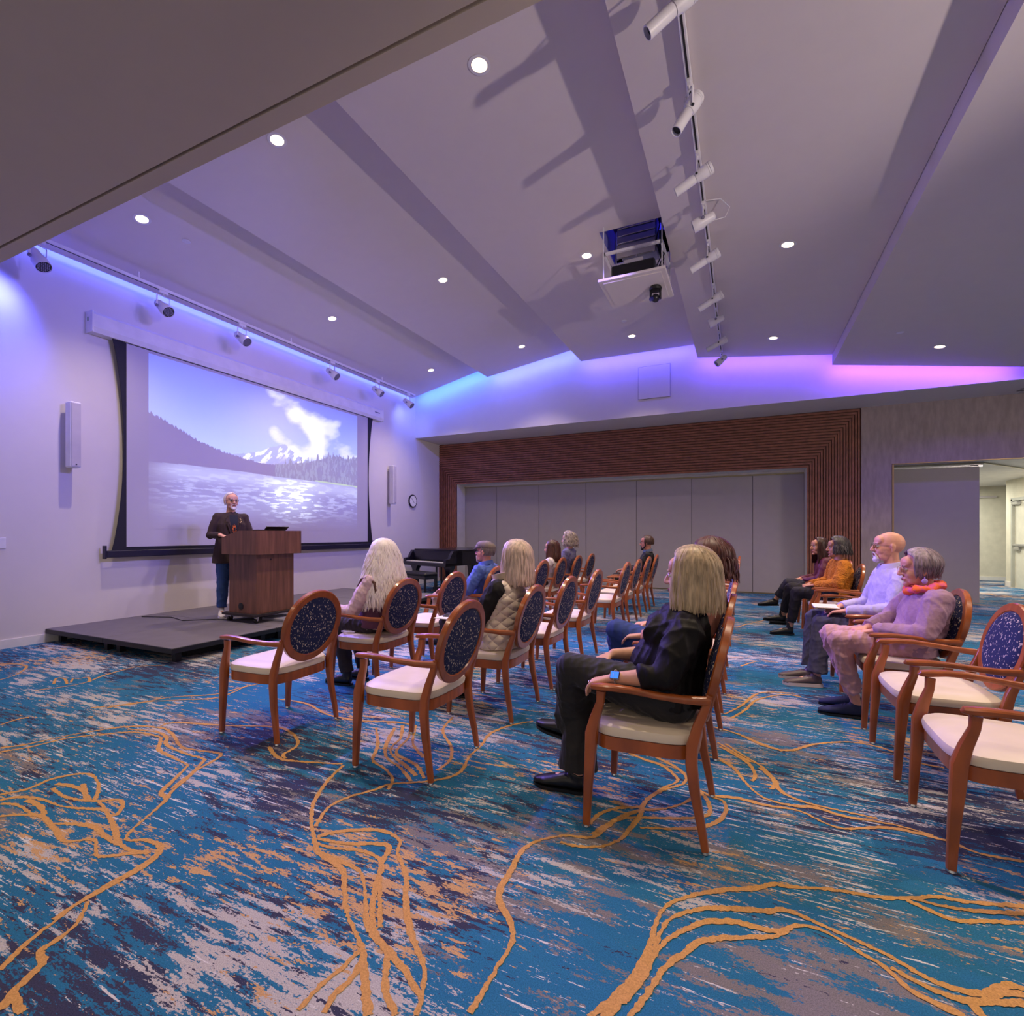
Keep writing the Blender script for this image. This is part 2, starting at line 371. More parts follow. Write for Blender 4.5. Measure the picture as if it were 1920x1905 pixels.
# wall behind the wood surround, with its opening, and the papered wall to the right
pap_m = M('wallcovering', (158, 142, 140), .7, var=.14, vs=3, stretch=(6, 1, 1.5), bump=.2, bs=30)
mb = MB()
mb.box(-7.55, -7.0, 11.54, 12.2, 0, 3.715); mb.box(-7.0, 1.16, 11.54, 12.2, 2.62, 3.715); mb.box(1.16, 2.06, 11.54, 12.2, 0, 3.715)
struct('wall_back', mb, trim_m)
mb = MB(); mb.box(2.06, 2.56, 11.48, 12.2, 0, 3.715); mb.box(2.56, 9.0, 11.48, 11.62, 2.6, 3.715); struct('wall_back_right', mb, pap_m)
mb = MB(); mb.box(2.54, 2.565, 11.465, 11.485, 0, 2.6); mb.box(2.54, 9, 11.465, 11.485, 2.59, 2.605); struct('trim_1', mb, M('brass_edge', (168, 140, 100), .4, .6))
mb = MB(); mb.box(-7.0, 1.16, 11.97, 12.1, 2.56, 2.62); mb.box(2.56, 9.0, 11.62, 18.6, 2.6, 2.7); struct('ceiling_corridor', mb, trim_m)
# slatted wood surround: concentric mitred ribs
wood_m = M('walnut_slats', (140, 86, 66), .5, var=.25, vs=3, stretch=(1, 1, 1), bump=.1, bs=60)
def wood_grain(m, axis_scale):
    for n in m.node_tree.nodes:
        if n.type == 'MAPPING': n.inputs['Scale'].default_value = axis_scale
wood_grain(wood_m, (3, 8, 3))
mb = MB(); NR = 19; pitch = 1.095/NR
for k in range(NR):
    a = k*pitch; b_ = a+pitch*.66
    zt0, zt1 = 2.62+a, 2.62+b_
    xr0, xr1 = 1.16+a*.82, 1.16+b_*.82
    xl0, xl1 = max(-7.55, -7.0-a), max(-7.55, -7.0-b_)
    y0, y1 = 11.505, 11.54
    mb.prism([(xr0, 0), (xr1, 0), (xr1, zt1), (xr0, zt0)], 'y', y1, y0)
    mb.prism([(xl0, zt0), (xl1, zt1), (xr1, zt1), (xr0, zt0)][::-1], 'y', y0, y1)
    if xl0 > -7.549: mb.prism([(xl1, 0), (xl0, 0), (xl0, zt0), (xl1, zt1)], 'y', y1, y0)
struct('trim_2', mb, wood_m)
wood_d = M('walnut_backing', (96, 56, 42), .6, var=.3, vs=3, stretch=(3, 8, 3))
mb = MB(); mb.box(-7.55, -7.0, 11.53, 11.545, 0, 3.715); mb.box(-7.0, 1.16, 11.53, 11.545, 2.62, 3.715); mb.box(1.16, 2.06, 11.53, 11.545, 0, 3.715); struct('trim_3', mb, wood_d)
# ceiling clouds
for i, (a, b, c, d) in enumerate(CL):
    mb = MB(); z = .30
    hole = i == 2
    if not hole:
        mb.prism([(a, b), (c, d), (c, d+z), (a, b+z)][::-1], 'y', 2.12, 10.12)
    else:   # opening for the projector lift
        hx0, hx1, hy0, hy1 = -1.57, -.82, 5.88, 6.64
        zz = lambda x: b+(d-b)*(x-a)/(c-a)
        for x0, x1, y0, y1 in ((a, c, 2.12, hy0), (a, c, hy1, 10.12), (a, hx0, hy0, hy1), (hx1, c, hy0, hy1)):
            mb.prism([(x0, zz(x0)), (x1, zz(x1)), (x1, zz(x1)+z), (x0, zz(x0)+z)][::-1], 'y', y0, y1)
    struct('ceiling_%d' % (i+1), mb, ceil_m)
mb = MB(); mb.box(-7.7, 4.4, 2.0, 10.6, 5.8, 5.9); struct('ceiling_plenum', mb, M('plenum_paint', (150, 145, 160), .9))
# low ceiling over the near zone with its shadow reveal, and the low ceiling to the right
low_m = M('low_ceiling_paint', (196, 180, 166), .9, var=.012)
mb = MB(); mb.box(-7.7, 9.0, -4.5, 1.975, 3.715, 3.9); mb.box(-7.7, 9.0, 1.995, 2.10, 3.715, 3.9); mb.box(-7.7, 9.0, 2.0, 2.1, 3.9, 5.9); mb.box(-7.7, 9, 1.975, 1.995, 3.74, 3.9)
struct('ceiling_low', mb, low_m)
mb = MB(); mb.box(4.3, 4.4, 2.1, 12.3, 3.715, 5.9); mb.box(4.4, 9.0, 2.1, 11.5, 3.715, 3.9); mb.box(4.3, 9.0, 11.48, 12.3, 3.715, 3.9); struct('ceiling_right', mb, soffit_m)
mb = MB(); mb.box(9.0, 9.1, -4.5, 18.6, 0, 3.9); struct('wall_right', mb, wall_m)
# corridor
hall_m = M('corridor_paint', (216, 210, 190), .8)
mb = MB(); mb.box(2.4, 7.6, 18.0, 18.1, 0, 2.7); mb.box(7.5, 7.6, 12.2, 18.0, 0, 2.7); mb.box(5.9, 6.0, 12.2, 14.86, 0, 2.7); mb.box(5.9, 6.0, 15.96, 16.3, 0, 2.7); mb.box(5.9, 6.0, 14.86, 15.96, 2.1, 2.7); mb.box(2.4, 2.5, 12.2, 18, 0, 2.7)
struct('wall_corridor', mb, hall_m)
mb = MB(); mb.box(3.5, 7.5, 17.985, 18.0, 0, .11); mb.box(5.88, 5.9, 15.98, 16.32, 0, .12); mb.box(5.88, 6.02, 16.3, 16.315, 0, .12); struct('baseboard_corridor', mb, trim_m)
mb = MB(); mb.box(5.92, 5.96, 14.9, 15.92, 0, 2.08); d1 = struct('door_1', mb, M('corridor_door', (214, 210, 194), .5))
mb = MB(); mb.box(5.87, 5.97, 15.92, 15.99, 0, 2.12); mb.box(5.87, 5.97, 14.83, 14.9, 0, 2.12); mb.box(5.87, 5.97, 14.83, 15.99, 2.08, 2.15); obj('door_frame', mb, M('door_frame_grey', (176, 176, 166), .5), d1, False, kind='structure')
mb = MB(); mb.box(5.85, 5.89, 14.95, 15.9, 1.0, 1.05, .01); mb.box(5.86, 5.92, 15.6, 15.85, .90, .99, .01); obj('push_bar', mb, metal_m, d1, False)
mb = MB(); mb.box(5.84, 5.91, 15.6, 15.9, 1.98, 2.06, .01); obj('door_closer', mb, metal_m, d1, False)
mb = MB(); mb.box(5.0, 6.3, 17.94, 17.99, 2.28, 2.33); struct('trim_4', mb, soffit_m)

# operable partition across the middle opening
pt = empty('folding_partition', (-3, 12.0, 0), 'long grey folding partition closing the wide opening inside the wood surround', 'partition')
jx = [-7.0, -6.02, -4.8, -3.54, -2.3, -1.06, .19, 1.16]
for a, b in zip(jx[:-1], jx[1:]):
    mb = MB(); mb.box(a+.004-(-3), b-.004-(-3), -.03, .04, .02, 2.55, .004); obj('panel', mb, part_m, pt, False)
    mb = MB(); mb.box(b-.004+3, b+.004+3, -.02, .02, .02, 2.55); obj('seal', mb, M('seal', (70, 64, 70), .7), pt, False)
mb = MB(); mb.box(-4.0, 4.15, -.06, -.02, 2.545, 2.575); mb.box(-4, 4.16, -.04, -.03, 0, .03); obj('track', mb, M('track_metal', (150, 138, 110), .4, .7), pt, False)
p2 = empty('partition_panel', (3.27, 11.82, 0), 'single grey partition panel left standing in the corridor opening on the right', 'partition')
mb = MB(); mb.box(-.68, .63, -.04, .04, .03, 2.52, .004); obj('panel', mb, part_m, p2, False)
mb = MB(); mb.box(-.70, .62, -.03, .03, 2.525, 2.56, .003); mb.box(.5, .68, -.03, .03, 2.51, 2.55, .003); obj('track_trolley', mb, metal_m, p2, False)
mb = MB(); mb.box(2.58, 3.96, 11.78, 11.80, 2.565, 2.6); mb.tube([(3.96, 11.79, 2.58), (4.6, 12.6, 2.58), (5.2, 13.4, 2.58)], .014, 6)
tag(obj('ceiling_track', mb, M('track_metal2', (150, 146, 130), .4, .7), None, False), 'thin metal partition track under the corridor opening', 'track')
# small wall things
mb = MB(); mb.box(-1.96, -1.33, 10.405, 10.42, 4.06, 4.72, .004); ap = tag(obj('access_panel', mb, wall_m, None, False), 'square flush access panel high on the back wall under the cove light', 'panel')
mb = MB(); mb.box(-1.965, -1.325, 10.41, 10.4195, 4.055, 4.725); obj('panel_gap', mb, M('gap', (120, 105, 140), .8), ap, False)
mb = MB(); mb.box(-7.55, -7.54, 2.6, 2.68, 1.13, 1.25, .003); tag(obj('wall_switch', mb, whitep_m, None, False), 'white wall switch plate at the far left edge', 'switch')
vt = empty('air_vent', (4.7, 11.1, 3.71), 'slatted ceiling air vent at the upper right beside the purple cove', 'vent')
for k in range(4):
    mb = MB(); mb.box(-.5, .5, -.27+k*.13, -.25+k*.13, -.006, 0); obj('slat', mb, black_m, vt, False)

ck = empty('wall_clock', (-7.55, 10.28, 2.11), 'round wall clock with black rim on the left wall', 'clock')
mb = MB(); mb.lathe((0, 0, 0), [(.155, 0), (.165, .012), (.165, .03), (.145, .04), (.14, .03)], 40, (1, 0, 0)); obj('rim', mb, black_m, ck)
mb = MB(); mb.lathe((.026, 0, 0), [(.138, 0), (.138, .008)], 40, (1, 0, 0)); obj('dial', mb, paper_m, ck)
mb = MB()
for a, l in ((-.75, .10), (2.4, .07)): mb.tube([(.037, 0, 0), (.037, math.sin(a)*l, math.cos(a)*l)], .004, 6)
obj('hand', mb, black_m, ck)
for k in range(12):
    a = k*PI/6; mb = MB(); mb.tube([(.035, math.sin(a)*.115, math.cos(a)*.115), (.035, math.sin(a)*.13, math.cos(a)*.13)], .003, 5); obj('hour_mark', mb, black_m, ck)
for (y, z0, z1, lab) in ((3.245, 2.1, 2.9, 'slim white column speaker on the wall left of the projection screen'), (9.35, 1.98, 2.88, 'slim white column speaker right of the screen near the clock')):
    sp = empty('column_speaker', (-7.55, y, z0), lab, 'speaker')
    mb = MB(); mb.box(.07, .20, -.055, .055, 0, z1-z0, .012); obj('cabinet', mb, whitep_m, sp)
    mb = MB(); mb.box(.198, .205, -.047, .047, .02, z1-z0-.02); obj('grille', mb, M('grille', (188, 180, 190), .6, bump=.5, bs=400), sp, False)
    for zb in (.05, z1-z0-.12):
        mb = MB(); mb.box(0, .08, -.02, .02, zb, zb+.04); obj('bracket', mb, metal_m, sp, False)
    mb = MB(); mb.box(.204, .207, -.008, .008, .03, .045); obj('badge', mb, black_m, sp, False)

# ------------------------------------------------------------------ projection screen
ps = empty('projection_screen', (-7.55, 6.2, 0), 'large wall-mounted projection screen showing a lake and snowy mountain', 'screen')
mb = MB(); mb.prism([(.0, 3.84), (.13, 3.84), (.16, 3.90), (.16, 4.06), (.12, 4.10), (0, 4.10)], 'y', -2.76, 2.79); obj('housing', mb, whitep_m, ps, False)
for ya, yb in ((-2.77, -2.755), (2.785, 2.80)):
    mb = MB(); mb.box(-.002, .162, ya, yb, 3.835, 4.105); obj('end_cap', mb, whitep_m, ps, False)
mb = MB(); mb.box(.05, .07, -2.775, -2.77, 3.98, 4.03); obj('indicator', mb, M('green_label', (110, 150, 120), .5), ps, False)
mb = MB(); mb.box(.161, .163, 2.5, 2.66, 3.98, 4.0); obj('badge', mb, M('badge_grey', (90, 85, 110), .5), ps, False)
X0 = .10
def edge(t):     # tab-tensioned side curve, t 0 top .. 1 bottom
    return .085-.0*t-.10*math.sin(PI*min(1, t*1.02))**1.0*.55
mb = MB(); vs = []; fs = []; n = 24
for i in range(n+1):
    t = i/n; z = 3.87-t*(3.87-1.07); w_ = 2.545-.16*math.sin(PI*t*.9)-(.02 if t > .9 else 0); w_ = 2.53-.14*math.sin(PI*min(1, t))**.8
    vs += [(X0-.002, -w_-.05*0, z), (X0-.002, w_-.02, z)]
    if i: fs.append((2*i-2, 2*i, 2*i+1, 2*i-1))
k = len(vs); vs2 = [(x-.004, y, z) for x, y, z in vs]; mb.add(vs, fs); mb.add(vs2, [f[::-1] for f in fs])
obj('black_border', mb, M('black_masking', (16, 12, 30), .7), ps, False)
mb = MB(); mb.box(X0, X0+.003, -2.36, 2.33, 1.12, 3.83); obj('white_surface', mb, M('screen_white', (182, 176, 190), .8, var=.01), ps, False)
mb = MB(); mb.box(X0-.03, X0+.03, -2.60, 2.49, .985, 1.075, .008); mb.box(X0-.03, X0+.03, -2.62, -2.60, .97, 1.14); mb.box(X0-.03, X0+.03, 2.49, 2.51, .97, 1.14); obj('bottom_bar', mb, M('bar_black', (22, 18, 44), .45), ps, False)
# the projected picture: vertex colours computed from noise and outlines
def vnoise(x, y, seed):
    g = np.random.default_rng(seed).random((256, 256)); xi = np.floor(x).astype(int); yi = np.floor(y).astype(int); fx = x-xi; fy = y-yi
    fx = fx*fx*(3-2*fx); fy = fy*fy*(3-2*fy); q = lambda a, b: g[a % 256, b % 256]
    return (q(xi, yi)*(1-fx)+q(xi+1, yi)*fx)*(1-fy)+(q(xi, yi+1)*(1-fx)+q(xi+1, yi+1)*fx)*fy
def fbm(x, y, seed, o=5):
    s = 0; a = .5
    for k in range(o): s = s+a*vnoise(x*2**k, y*2**k, seed+k); a *= .5
    return s/(1-.5**o)
W_, H_ = 520, 300; IY0, IY1, IZ0, IZ1 = 4.11-6.2, 8.2-6.2, 1.36, 3.79
U, V = np.meshgrid(np.linspace(0, 1, W_+1), np.linspace(0, 1, H_+1))   # v 0 top
def yz(px, py):
    z = 7.45; r = (px-960)/932; zz = -z/(c_*r-s_)
    return ((zz*(s_*r+c_)-4.11)/4.09, (IZ1-(1.3+(1000-py)*zz/932))/(IZ1-IZ0))
K = lambda l: np.array([yz(160+x/2.909, 560+y/2.909) for x, y in l])
def crv(l, u): k = K(l); return np.interp(u, k[:, 0], k[:, 1])
hill = crv([(345, 625), (420, 668), (500, 712), (600, 775), (700, 825), (760, 845), (870, 880), (960, 900), (1100, 915), (1480, 950)], U)
hill = hill-.016*np.abs(vnoise(U*260, U*0, 3))*(U < .4)-.006*vnoise(U*500, U*0, 4)
shore = crv([(345, 888), (540, 905), (740, 930), (900, 950), (1040, 972), (1200, 990), (1350, 1012), (1480, 1030)], U)
fr = crv([(345, 1000), (880, 960), (930, 905), (1020, 905), (1100, 908), (1200, 898), (1280, 885), (1350, 868), (1420, 880), (1480, 876)], U)
fr = fr-.05*vnoise(U*150, U*0, 8)**3*(U > .55)-.012*vnoise(U*420, U*0, 9)
mt = crv([(345, 1000), (790, 850), (880, 845), (960, 835), (1010, 812), (1050, 806), (1075, 796), (1090, 797), (1110, 820), (1150, 850), (1200, 880), (1260, 900), (1480, 960)], U)-.004*vnoise(U*120, U*0, 5)
t = np.clip(V/.62, 0, 1)[..., None]
sky = (1-t)*np.array([.05, .12, .90])+t*np.array([.40, .62, 1.05])
cl = fbm(U*5+V*5, V*9-U*3, 20); cl2 = fbm(U*16+V*20, V*6-U*10, 30)
def seg(u0, v0, u1, v1, w_):
    du, dv = u1-u0, (v1-v0)*.6; l2 = du*du+dv*dv; tt = np.clip(((U-u0)*du+(V-v0)*.6*dv)/l2, 0, 1); return np.exp(-(((U-u0-tt*du)**2+((V-v0)*.6-tt*dv)**2)/w_**2))
band = .9*seg(.47, .0, .72, .24, .045)+1.15*seg(.72, .24, .76, .36, .055)+1.1*seg(.74, .38, .56, .50, .035)+.75*seg(.80, .20, 1.0, .42, .07)+.6*seg(.62, .10, .85, .12, .05)+.9*seg(.84, .63, 1.0, .58, .02)+.55*seg(.50, .30, .60, .40, .03)+.45*seg(.38, .50, .46, .55, .015)
cm = np.clip((band*1.0+(cl-.5)*1.5*np.clip(band*3, 0, 1)+(cl2-.5)*1.1*np.clip(band*3, 0, 1)-.30)*1.15, 0, 1)[..., None]
img = sky*(1-cm)+np.array([.92, .98, 1.1])*cm
sn = fbm(U*60+V*30, V*22, 50); m_ = (V > mt)[..., None]
mc = np.where((sn > .5)[..., None], np.array([.95, 1.0, 1.15]), np.array([.22, .32, .75])); mc = mc*(1-np.clip((V-mt-.06)*14, 0, 1))[..., None]+np.array([.2, .25, .5])*np.clip((V-mt-.06)*14, 0, 1)[..., None]
img = np.where(m_, mc, img)
img = np.where((V > hill)[..., None], np.array([.0, .0, .03])+np.zeros(3), img)
tr = fbm(U*140, V*30, 60)
img = np.where(((V > fr) & (U > .5))[..., None], np.array([.03, .06, .08])+(tr > .56)[..., None]*np.array([.10, .14, .12]), img)
gl = (V > shore-.012) & (V < shore) & (U > .72)
img = np.where(gl[..., None], np.array([.35, .55, .15])+0*U[..., None], img)
rp = fbm(U*26+V*6, V*95, 70, 4); dep = np.clip((V-shore)/.42, 0, 1)
wb = .42*np.exp(-((V-shore-.04)/.06)**2)+.55*np.exp(-(((U-.60)/.13)**2+((V-shore-.16)/.16)**2))+.22*np.exp(-(((U-.28)/.26)**2+((V-.88)/.12)**2))
rf = np.clip((rp-.50)*9, 0, 1)*(.30+1.5*np.exp(-(((U-.6)/.12)**2)))*np.exp(-((V-shore-.17)/.15)**2)+wb*.9
edgef = np.clip((1.0-V)/.2, 0, 1)*np.clip((U+.02)/.12, .25, 1)
wat = np.array([.02, .04, .20])+rf[..., None]*np.array([.75, .85, 1.0]); wat = wat*edgef[..., None]
img = np.where((V > shore)[..., None], wat, img)
img = np.clip(img, 0, 1.25)
me = bpy.data.meshes.new('projected_picture')
vy = IY0+(IY1-IY0)*U.ravel(); vz = IZ1-(IZ1-IZ0)*V.ravel()
vs = np.stack([np.full(vy.shape, X0+.0045), vy, vz], 1)
ii = (np.arange(H_)[:, None]*(W_+1)+np.arange(W_)[None, :]).ravel()
me.from_pydata(vs.tolist(), [], np.stack([ii, ii+W_+1, ii+W_+2, ii+1], 1).tolist())
ca = me.color_attributes.new('picture', 'FLOAT_COLOR', 'POINT'); ca.data.foreach_set('color', np.concatenate([img.reshape(-1, 3), np.ones((vs.shape[0], 1))], 1).astype(np.float32).ravel())
pm = M('projected_picture', (182, 176, 190), .8, var=.01); nt = pm.node_tree; a_ = nt.nodes.new('ShaderNodeAttribute'); a_.attribute_name = 'picture'
nt.links.new(a_.outputs['Color'], nt.nodes['Principled BSDF'].inputs['Emission Color']); nt.nodes['Principled BSDF'].inputs['Emission Strength'].default_value = .70
me.materials.append(pm); po = bpy.data.objects.new('projected_picture', me); COL.objects.link(po); po.parent = ps

# ------------------------------------------------------------------ ceiling fittings
glow_m = M('lamp_glow', (255, 240, 215), .5, emit=(1, .80, .50), es=5); 
def downlight(x, y, z, tilt, lab):
    r = empty('downlight', (x, y, z), lab, 'ceiling light', 'recessed ceiling downlights')
    r.rotation_euler = (0, tilt, 0)
    mb = MB(); mb.lathe((0, 0, 0), [(.062, .0), (.085, -.001), (.088, -.004), (.062, -.006), (.06, .0)], 28); obj('trim_ring', mb, whitep_m, r)
    mb = MB(); mb.lathe((0, 0, -.004), [(.06, 0), (.045, -.004), (.01, -.007)], 28); obj('lens', mb, glow_m, r)
NX = ['outermost ceiling cloud by the screen wall', 'second ceiling cloud from the screen wall', 'middle ceiling cloud with the projector', 'cloud carrying the middle light track', 'low ceiling cloud at the right']
NY = ['', 'nearest the camera', 'halfway along', 'nearest the back wall']
for i, (x, _) in enumerate(DX):
    a, b, c, d = CL[i]
    for j, y in enumerate(DY):
        if j == 0 or (i >= 3 and j < 2) or (i == 4 and j < 3): continue
        downlight(x, y, cloud_z(x)-.001, -math.atan2(d-b, c-a), 'glowing round downlight in the %s, %s' % (NX[i], NY[j]))
for n_, (x, y) in enumerate(((-6.24, 3.87), (-1.84, 8.5), (2.0, 8.61))):
    mb = MB(); mb.lathe((x, y, cloud_z(x)), [(.05, 0), (.045, -.006), (.02, -.01)], 20)
    tag(obj('sprinkler_cover', mb, whitep_m), 'small round sprinkler cover in the %s' % (NX[0], NX[2], NX[4])[n_], 'sprinkler')

def track(name, x, y0, y1, z, lab):
    r = empty(name, (x, y0, z), lab, 'light track')
    mb = MB(); mb.box(-.022, .022, 0, y1-y0, -.04, 0, .003); obj('rail', mb, whitep_m, r, False)
    mb = MB(); mb.box(-.007, .007, .05, y1-y0-.05, -.043, -.039); obj('slot', mb, black_m, r, False)
    mb = MB()
    for k in range(3): mb.box(-.01, .01, (k+.5)*(y1-y0)/3-.01, (k+.5)*(y1-y0)/3+.01, 0, .08)
    obj('stem', mb, whitep_m, r, False)
    return r
track('light_track', -.355, 2.2, 9.9, 4.60, 'long white light track running under the middle of the ceiling')
track('light_track', -7.08, 2.6, 9.75, 4.60, 'white light track along the ceiling above the projection screen')
lens_m = M('led_lens', (60, 60, 90), .25, bump=1, bs=60)
knob_m = M('knob_grey', (120, 115, 135), .5)
def par_head(loc, d, lab, grp):
    loc = Vector(loc); r = empty('par_light', loc, lab, 'spotlight', grp)
    d = Vector(d).normalized(); lat = d.cross(Vector((0, 0, 1))).normalized()
    mb = MB(); mb.box(-.02, .02, -.06, .06, .12, .16, .004); obj('adapter', mb, whitep_m, r)
    mb = MB()
    p = Vector((0, 0, -.06))
    mb.tube([(0, 0, .13), (0, 0, .10)], .012, 8)
    mb.tube([lat*.085+p, lat*.085+Vector((0, 0, .09)), -lat*.085+Vector((0, 0, .09)), -lat*.085+p], (.012, .005), 6); obj('yoke', mb, whitep_m, r)
    mb = MB(); mb.lathe(p-d*.14, [(.03, 0), (.045, .01), (.055, .03), (.06, .12), (.075, .16), (.078, .26), (.074, .27), (.070, .255)], 24, d); obj('housing', mb, whitep_m, r)
    mb = MB(); mb.lathe(p+d*.112, [(.069, 0), (.069, .008)], 24, d)
    mb.cm = 1
    q = d.to_track_quat('Z', 'Y').to_matrix()
    for i in range(-3, 4):
        for j in range(-3, 4):
            x, y = i*.019+(j % 2)*.0095, j*.0165
            if math.hypot(x, y) < .062: mb.ell(p+d*.12+q @ Vector((x, y, 0)), .007, nu=8, nv=4)
    obj('lens_plate', mb, [M('lens_plate_black', (40, 36, 48), .4), M('led_cell', (150, 145, 165), .3)], r)
    for sgn in (-1, 1):
        mb = MB(); mb.lathe(p+lat*sgn*.08, [(.02, 0), (.02, .015), (.012, .02)], 12, lat*sgn); obj('knob', mb, knob_m, r)
    return r
for k, (y, lab) in enumerate(((2.78, 'nearest the camera, by the low ceiling'), (4.09, 'second along the track above the screen edge'), (5.25, 'third along the track'), (7.13, 'fourth along the track'), (8.42, 'next to last before the corner'), (9.49, 'last one by the far corner'))):
    par_head((-7.08, y, 4.40), (.8, (-.35, .1, .15, .2, .2, .1)[k], -.62) if k else (.55, .15, -.75), 'white par light on the screen wall track, %s' % lab, 'par lights on the screen wall track')
def profile_head(loc, d, lab):
    loc = Vector(loc); r = empty('profile_spotlight', loc, lab, 'spotlight', 'spotlights on the middle track')
    d = Vector(d).normalized(); lat = d.cross(Vector((0, 0, 1))).normalized(); p = Vector((0, 0, -.10))
    mb = MB(); mb.box(-.02, .02, -.06, .06, .13, .17, .004); obj('adapter', mb, whitep_m, r)
    mb = MB(); mb.tube([(0, 0, .14), (0, 0, .09)], .012, 8); mb.tube([lat*.07+p, lat*.07+Vector((0, 0, .08)), -lat*.07+Vector((0, 0, .08)), -lat*.07+p], (.012, .005), 6); obj('yoke', mb, whitep_m, r)
    mb = MB(); mb.lathe(p-d*.17, [(.05, 0), (.07, .005), (.072, .03), (.066, .033), (.072, .036), (.072, .05), (.066, .053), (.072, .056), (.07, .12), (.055, .19)], 22, d); obj('lamp_housing', mb, whitep_m, r)
    mb = MB(); mb.lathe(p+d*.02, [(.048, 0), (.052, .02), (.052, .24), (.045, .24), (.043, .2)], 22, d); obj('lens_tube', mb, whitep_m, r)
    mb = MB(); mb.lathe(p+d*.225, [(.043, 0), (.043, .004)], 22, d); obj('lens', mb, black_m, r)
    for sg in (-1, 1):
        mb = MB(); mb.ell(p+lat*.07*sg, .014, nu=10, nv=6); obj('knob', mb, black_m, r)
    r.scale = (.76, .76, .76)
CH = [(3.02, 'p', (-.75, -.15, -.55), 'topmost in view, cut by the picture top'), (3.80, 'p', (-.42, -.30, -.85), 'with ribbed housing, second from the top'), (4.54, 'p', (-.85, .05, -.35), 'pointing left, third from the top'),
      (5.25, 'q', (-.9, .0, -.3), 'round-lensed with a looping cable, level with the projector hatch'), (5.95, 'p', (-.85, .1, -.35), 'beside the hanging projector panel'), (7.02, 'p', (-.85, .1, -.4), 'just past the projector'),
      (7.78, 'q', (-.9, .0, -.3), 'round-lensed, third from the far end'), (8.66, 'p', (-.85, .0, -.4), 'next to last at the far end'), (9.6, 'q', (-.6, -.2, -.5), 'last at the far end against the purple glow')]
for y, k, d, lab in CH:
    if k == 'p': profile_head((-.355, y, 4.435), d, 'white tubular spotlight on the middle track, '+lab)
    else: par_head((-.355, y, 4.43), d, 'white spotlight on the middle track, '+lab, 'spotlights on the middle track').scale = (.8, .8, .8)
mb = MB(); mb.tube([(-.33, 5.2, 4.55), (-.2, 5.28, 4.58), (-.12, 5.32, 4.5), (-.16, 5.3, 4.40), (-.27, 5.27, 4.38)], .004, 6)
tag(obj('power_cable', mb, whitep_m), 'thin looping cable behind the round-lensed spotlight on the middle track', 'cable')

# projector lift
pl = empty('projector_lift', (-1.17, 6.1, 4.92), 'white projector lift frame hanging from a square hatch in the ceiling', 'projector lift')
mb = MB(); mb.box(-.385, .385, -.36, .39, -.66, -.63, .004); mb.box(-.33, .33, -.30, .33, -.668, -.66); obj('ceiling_panel', mb, ceil_m, pl, False)
for sx in (-.33, .34):
    for sy in (-.2, .45):
        mb = MB(); mb.tube([(sx, sy-.1, -.63), (sx, sy-.1, .3)], .007, 6); obj('support_rod', mb, whitep_m, pl)
mb = MB(); mb.box(-.36, .34, -.22, -.19, -.28, -.25); mb.box(-.36, .34, .40, .43, -.28, -.25); mb.box(-.36, -.33, -.22, .43, -.28, -.25); mb.box(.31, .34, -.22, .43, -.28, -.25); obj('frame', mb, whitep_m, pl, False)
mb = MB()
for k in range(5):
    z0 = -.24+k*.09; mb.box(-.24, .22, .0, .02, z0, z0+.075, .003)
    for x in (-.23, 0, .2): mb.tube([(x, -.01, z0), (x, .03, z0)], .008, 6)
obj('scissor_arm', mb, metal_m, pl, False)
mb = MB(); mb.box(-.2, .22, .1, .3, -.2, .25, .003); obj('cable_box', mb, M('zinc', (150, 150, 175), .4, .6), pl, False)
mb = MB()
for x, y in ((.24, .05), (.27, .1), (.25, .2), (.29, .0)): mb.tube([(x, y, .3), (x+.02, y+.03, .1), (x-.02, y, -.1), (x+.03, y+.02, -.3), (x-.03, y, -.45), (x, y, -.6)], .008, 6)
obj('cable', mb, black_m, pl)
mb = MB(); mb.box(-.40, -.39, -.23, .55, 0, .4); mb.box(.345, .355, -.23, .55, 0, .4); mb.box(-.4, .35, .54, .55, 0, .4); obj('shaft', mb, M('shaft_blue', (120, 120, 190), .8), pl, False)
lamp('POINT', (-1.0, 6.45, 5.35), (0, 0, 0), 2.2, (.10, .08, 1), .05, name='hatch_glow')
pj = empty('projector', (-1.17, 6.1, 4.3), 'black projector resting on the lowered ceiling panel', 'projector')
mb = MB(); mb.box(-.27, .24, -.18, .25, 0, .21, .015); obj('body', mb, black_m, pj)
mb = MB(); mb.lathe((-.24, .03, .09), [(.06, 0), (.055, .03), (.04, .035)], 20, (-1, 0, 0)); obj('lens', mb, M('lens_glass', (30, 30, 60), .1), pj)
mb = MB(); mb.box(-.12, .1, -.15, -.10, .21, .26); obj('connector_panel', mb, M('connector', (170, 165, 180), .5), pj, False)
cm_ = empty('ceiling_camera', (-.95, 6.12, 4.25), 'small black pan and tilt camera hung under the lowered projector panel', 'camera')
mb = MB(); mb.lathe((0, 0, -.05), [(.03, 0), (.07, .005), (.075, .03), (.06, .055)], 22); obj('base', mb, black_m, cm_)
mb = MB(); mb.box(-.065, -.045, -.03, .03, -.15, -.04, .006); mb.box(.045, .065, -.03, .03, -.15, -.04, .006); obj('yoke', mb, black_m, cm_)
mb = MB(); mb.ell((0, 0, -.135), (.048, .055, .048)); obj('head', mb, M('camera_head', (26, 24, 34), .3), cm_)
mb = MB(); mb.lathe((-.03, -.03, -.15), [(.025, 0), (.025, .03), (.02, .032)], 18, (-.7, -.6, -.2)); obj('lens', mb, M('lens_glass2', (40, 40, 110), .08), cm_)

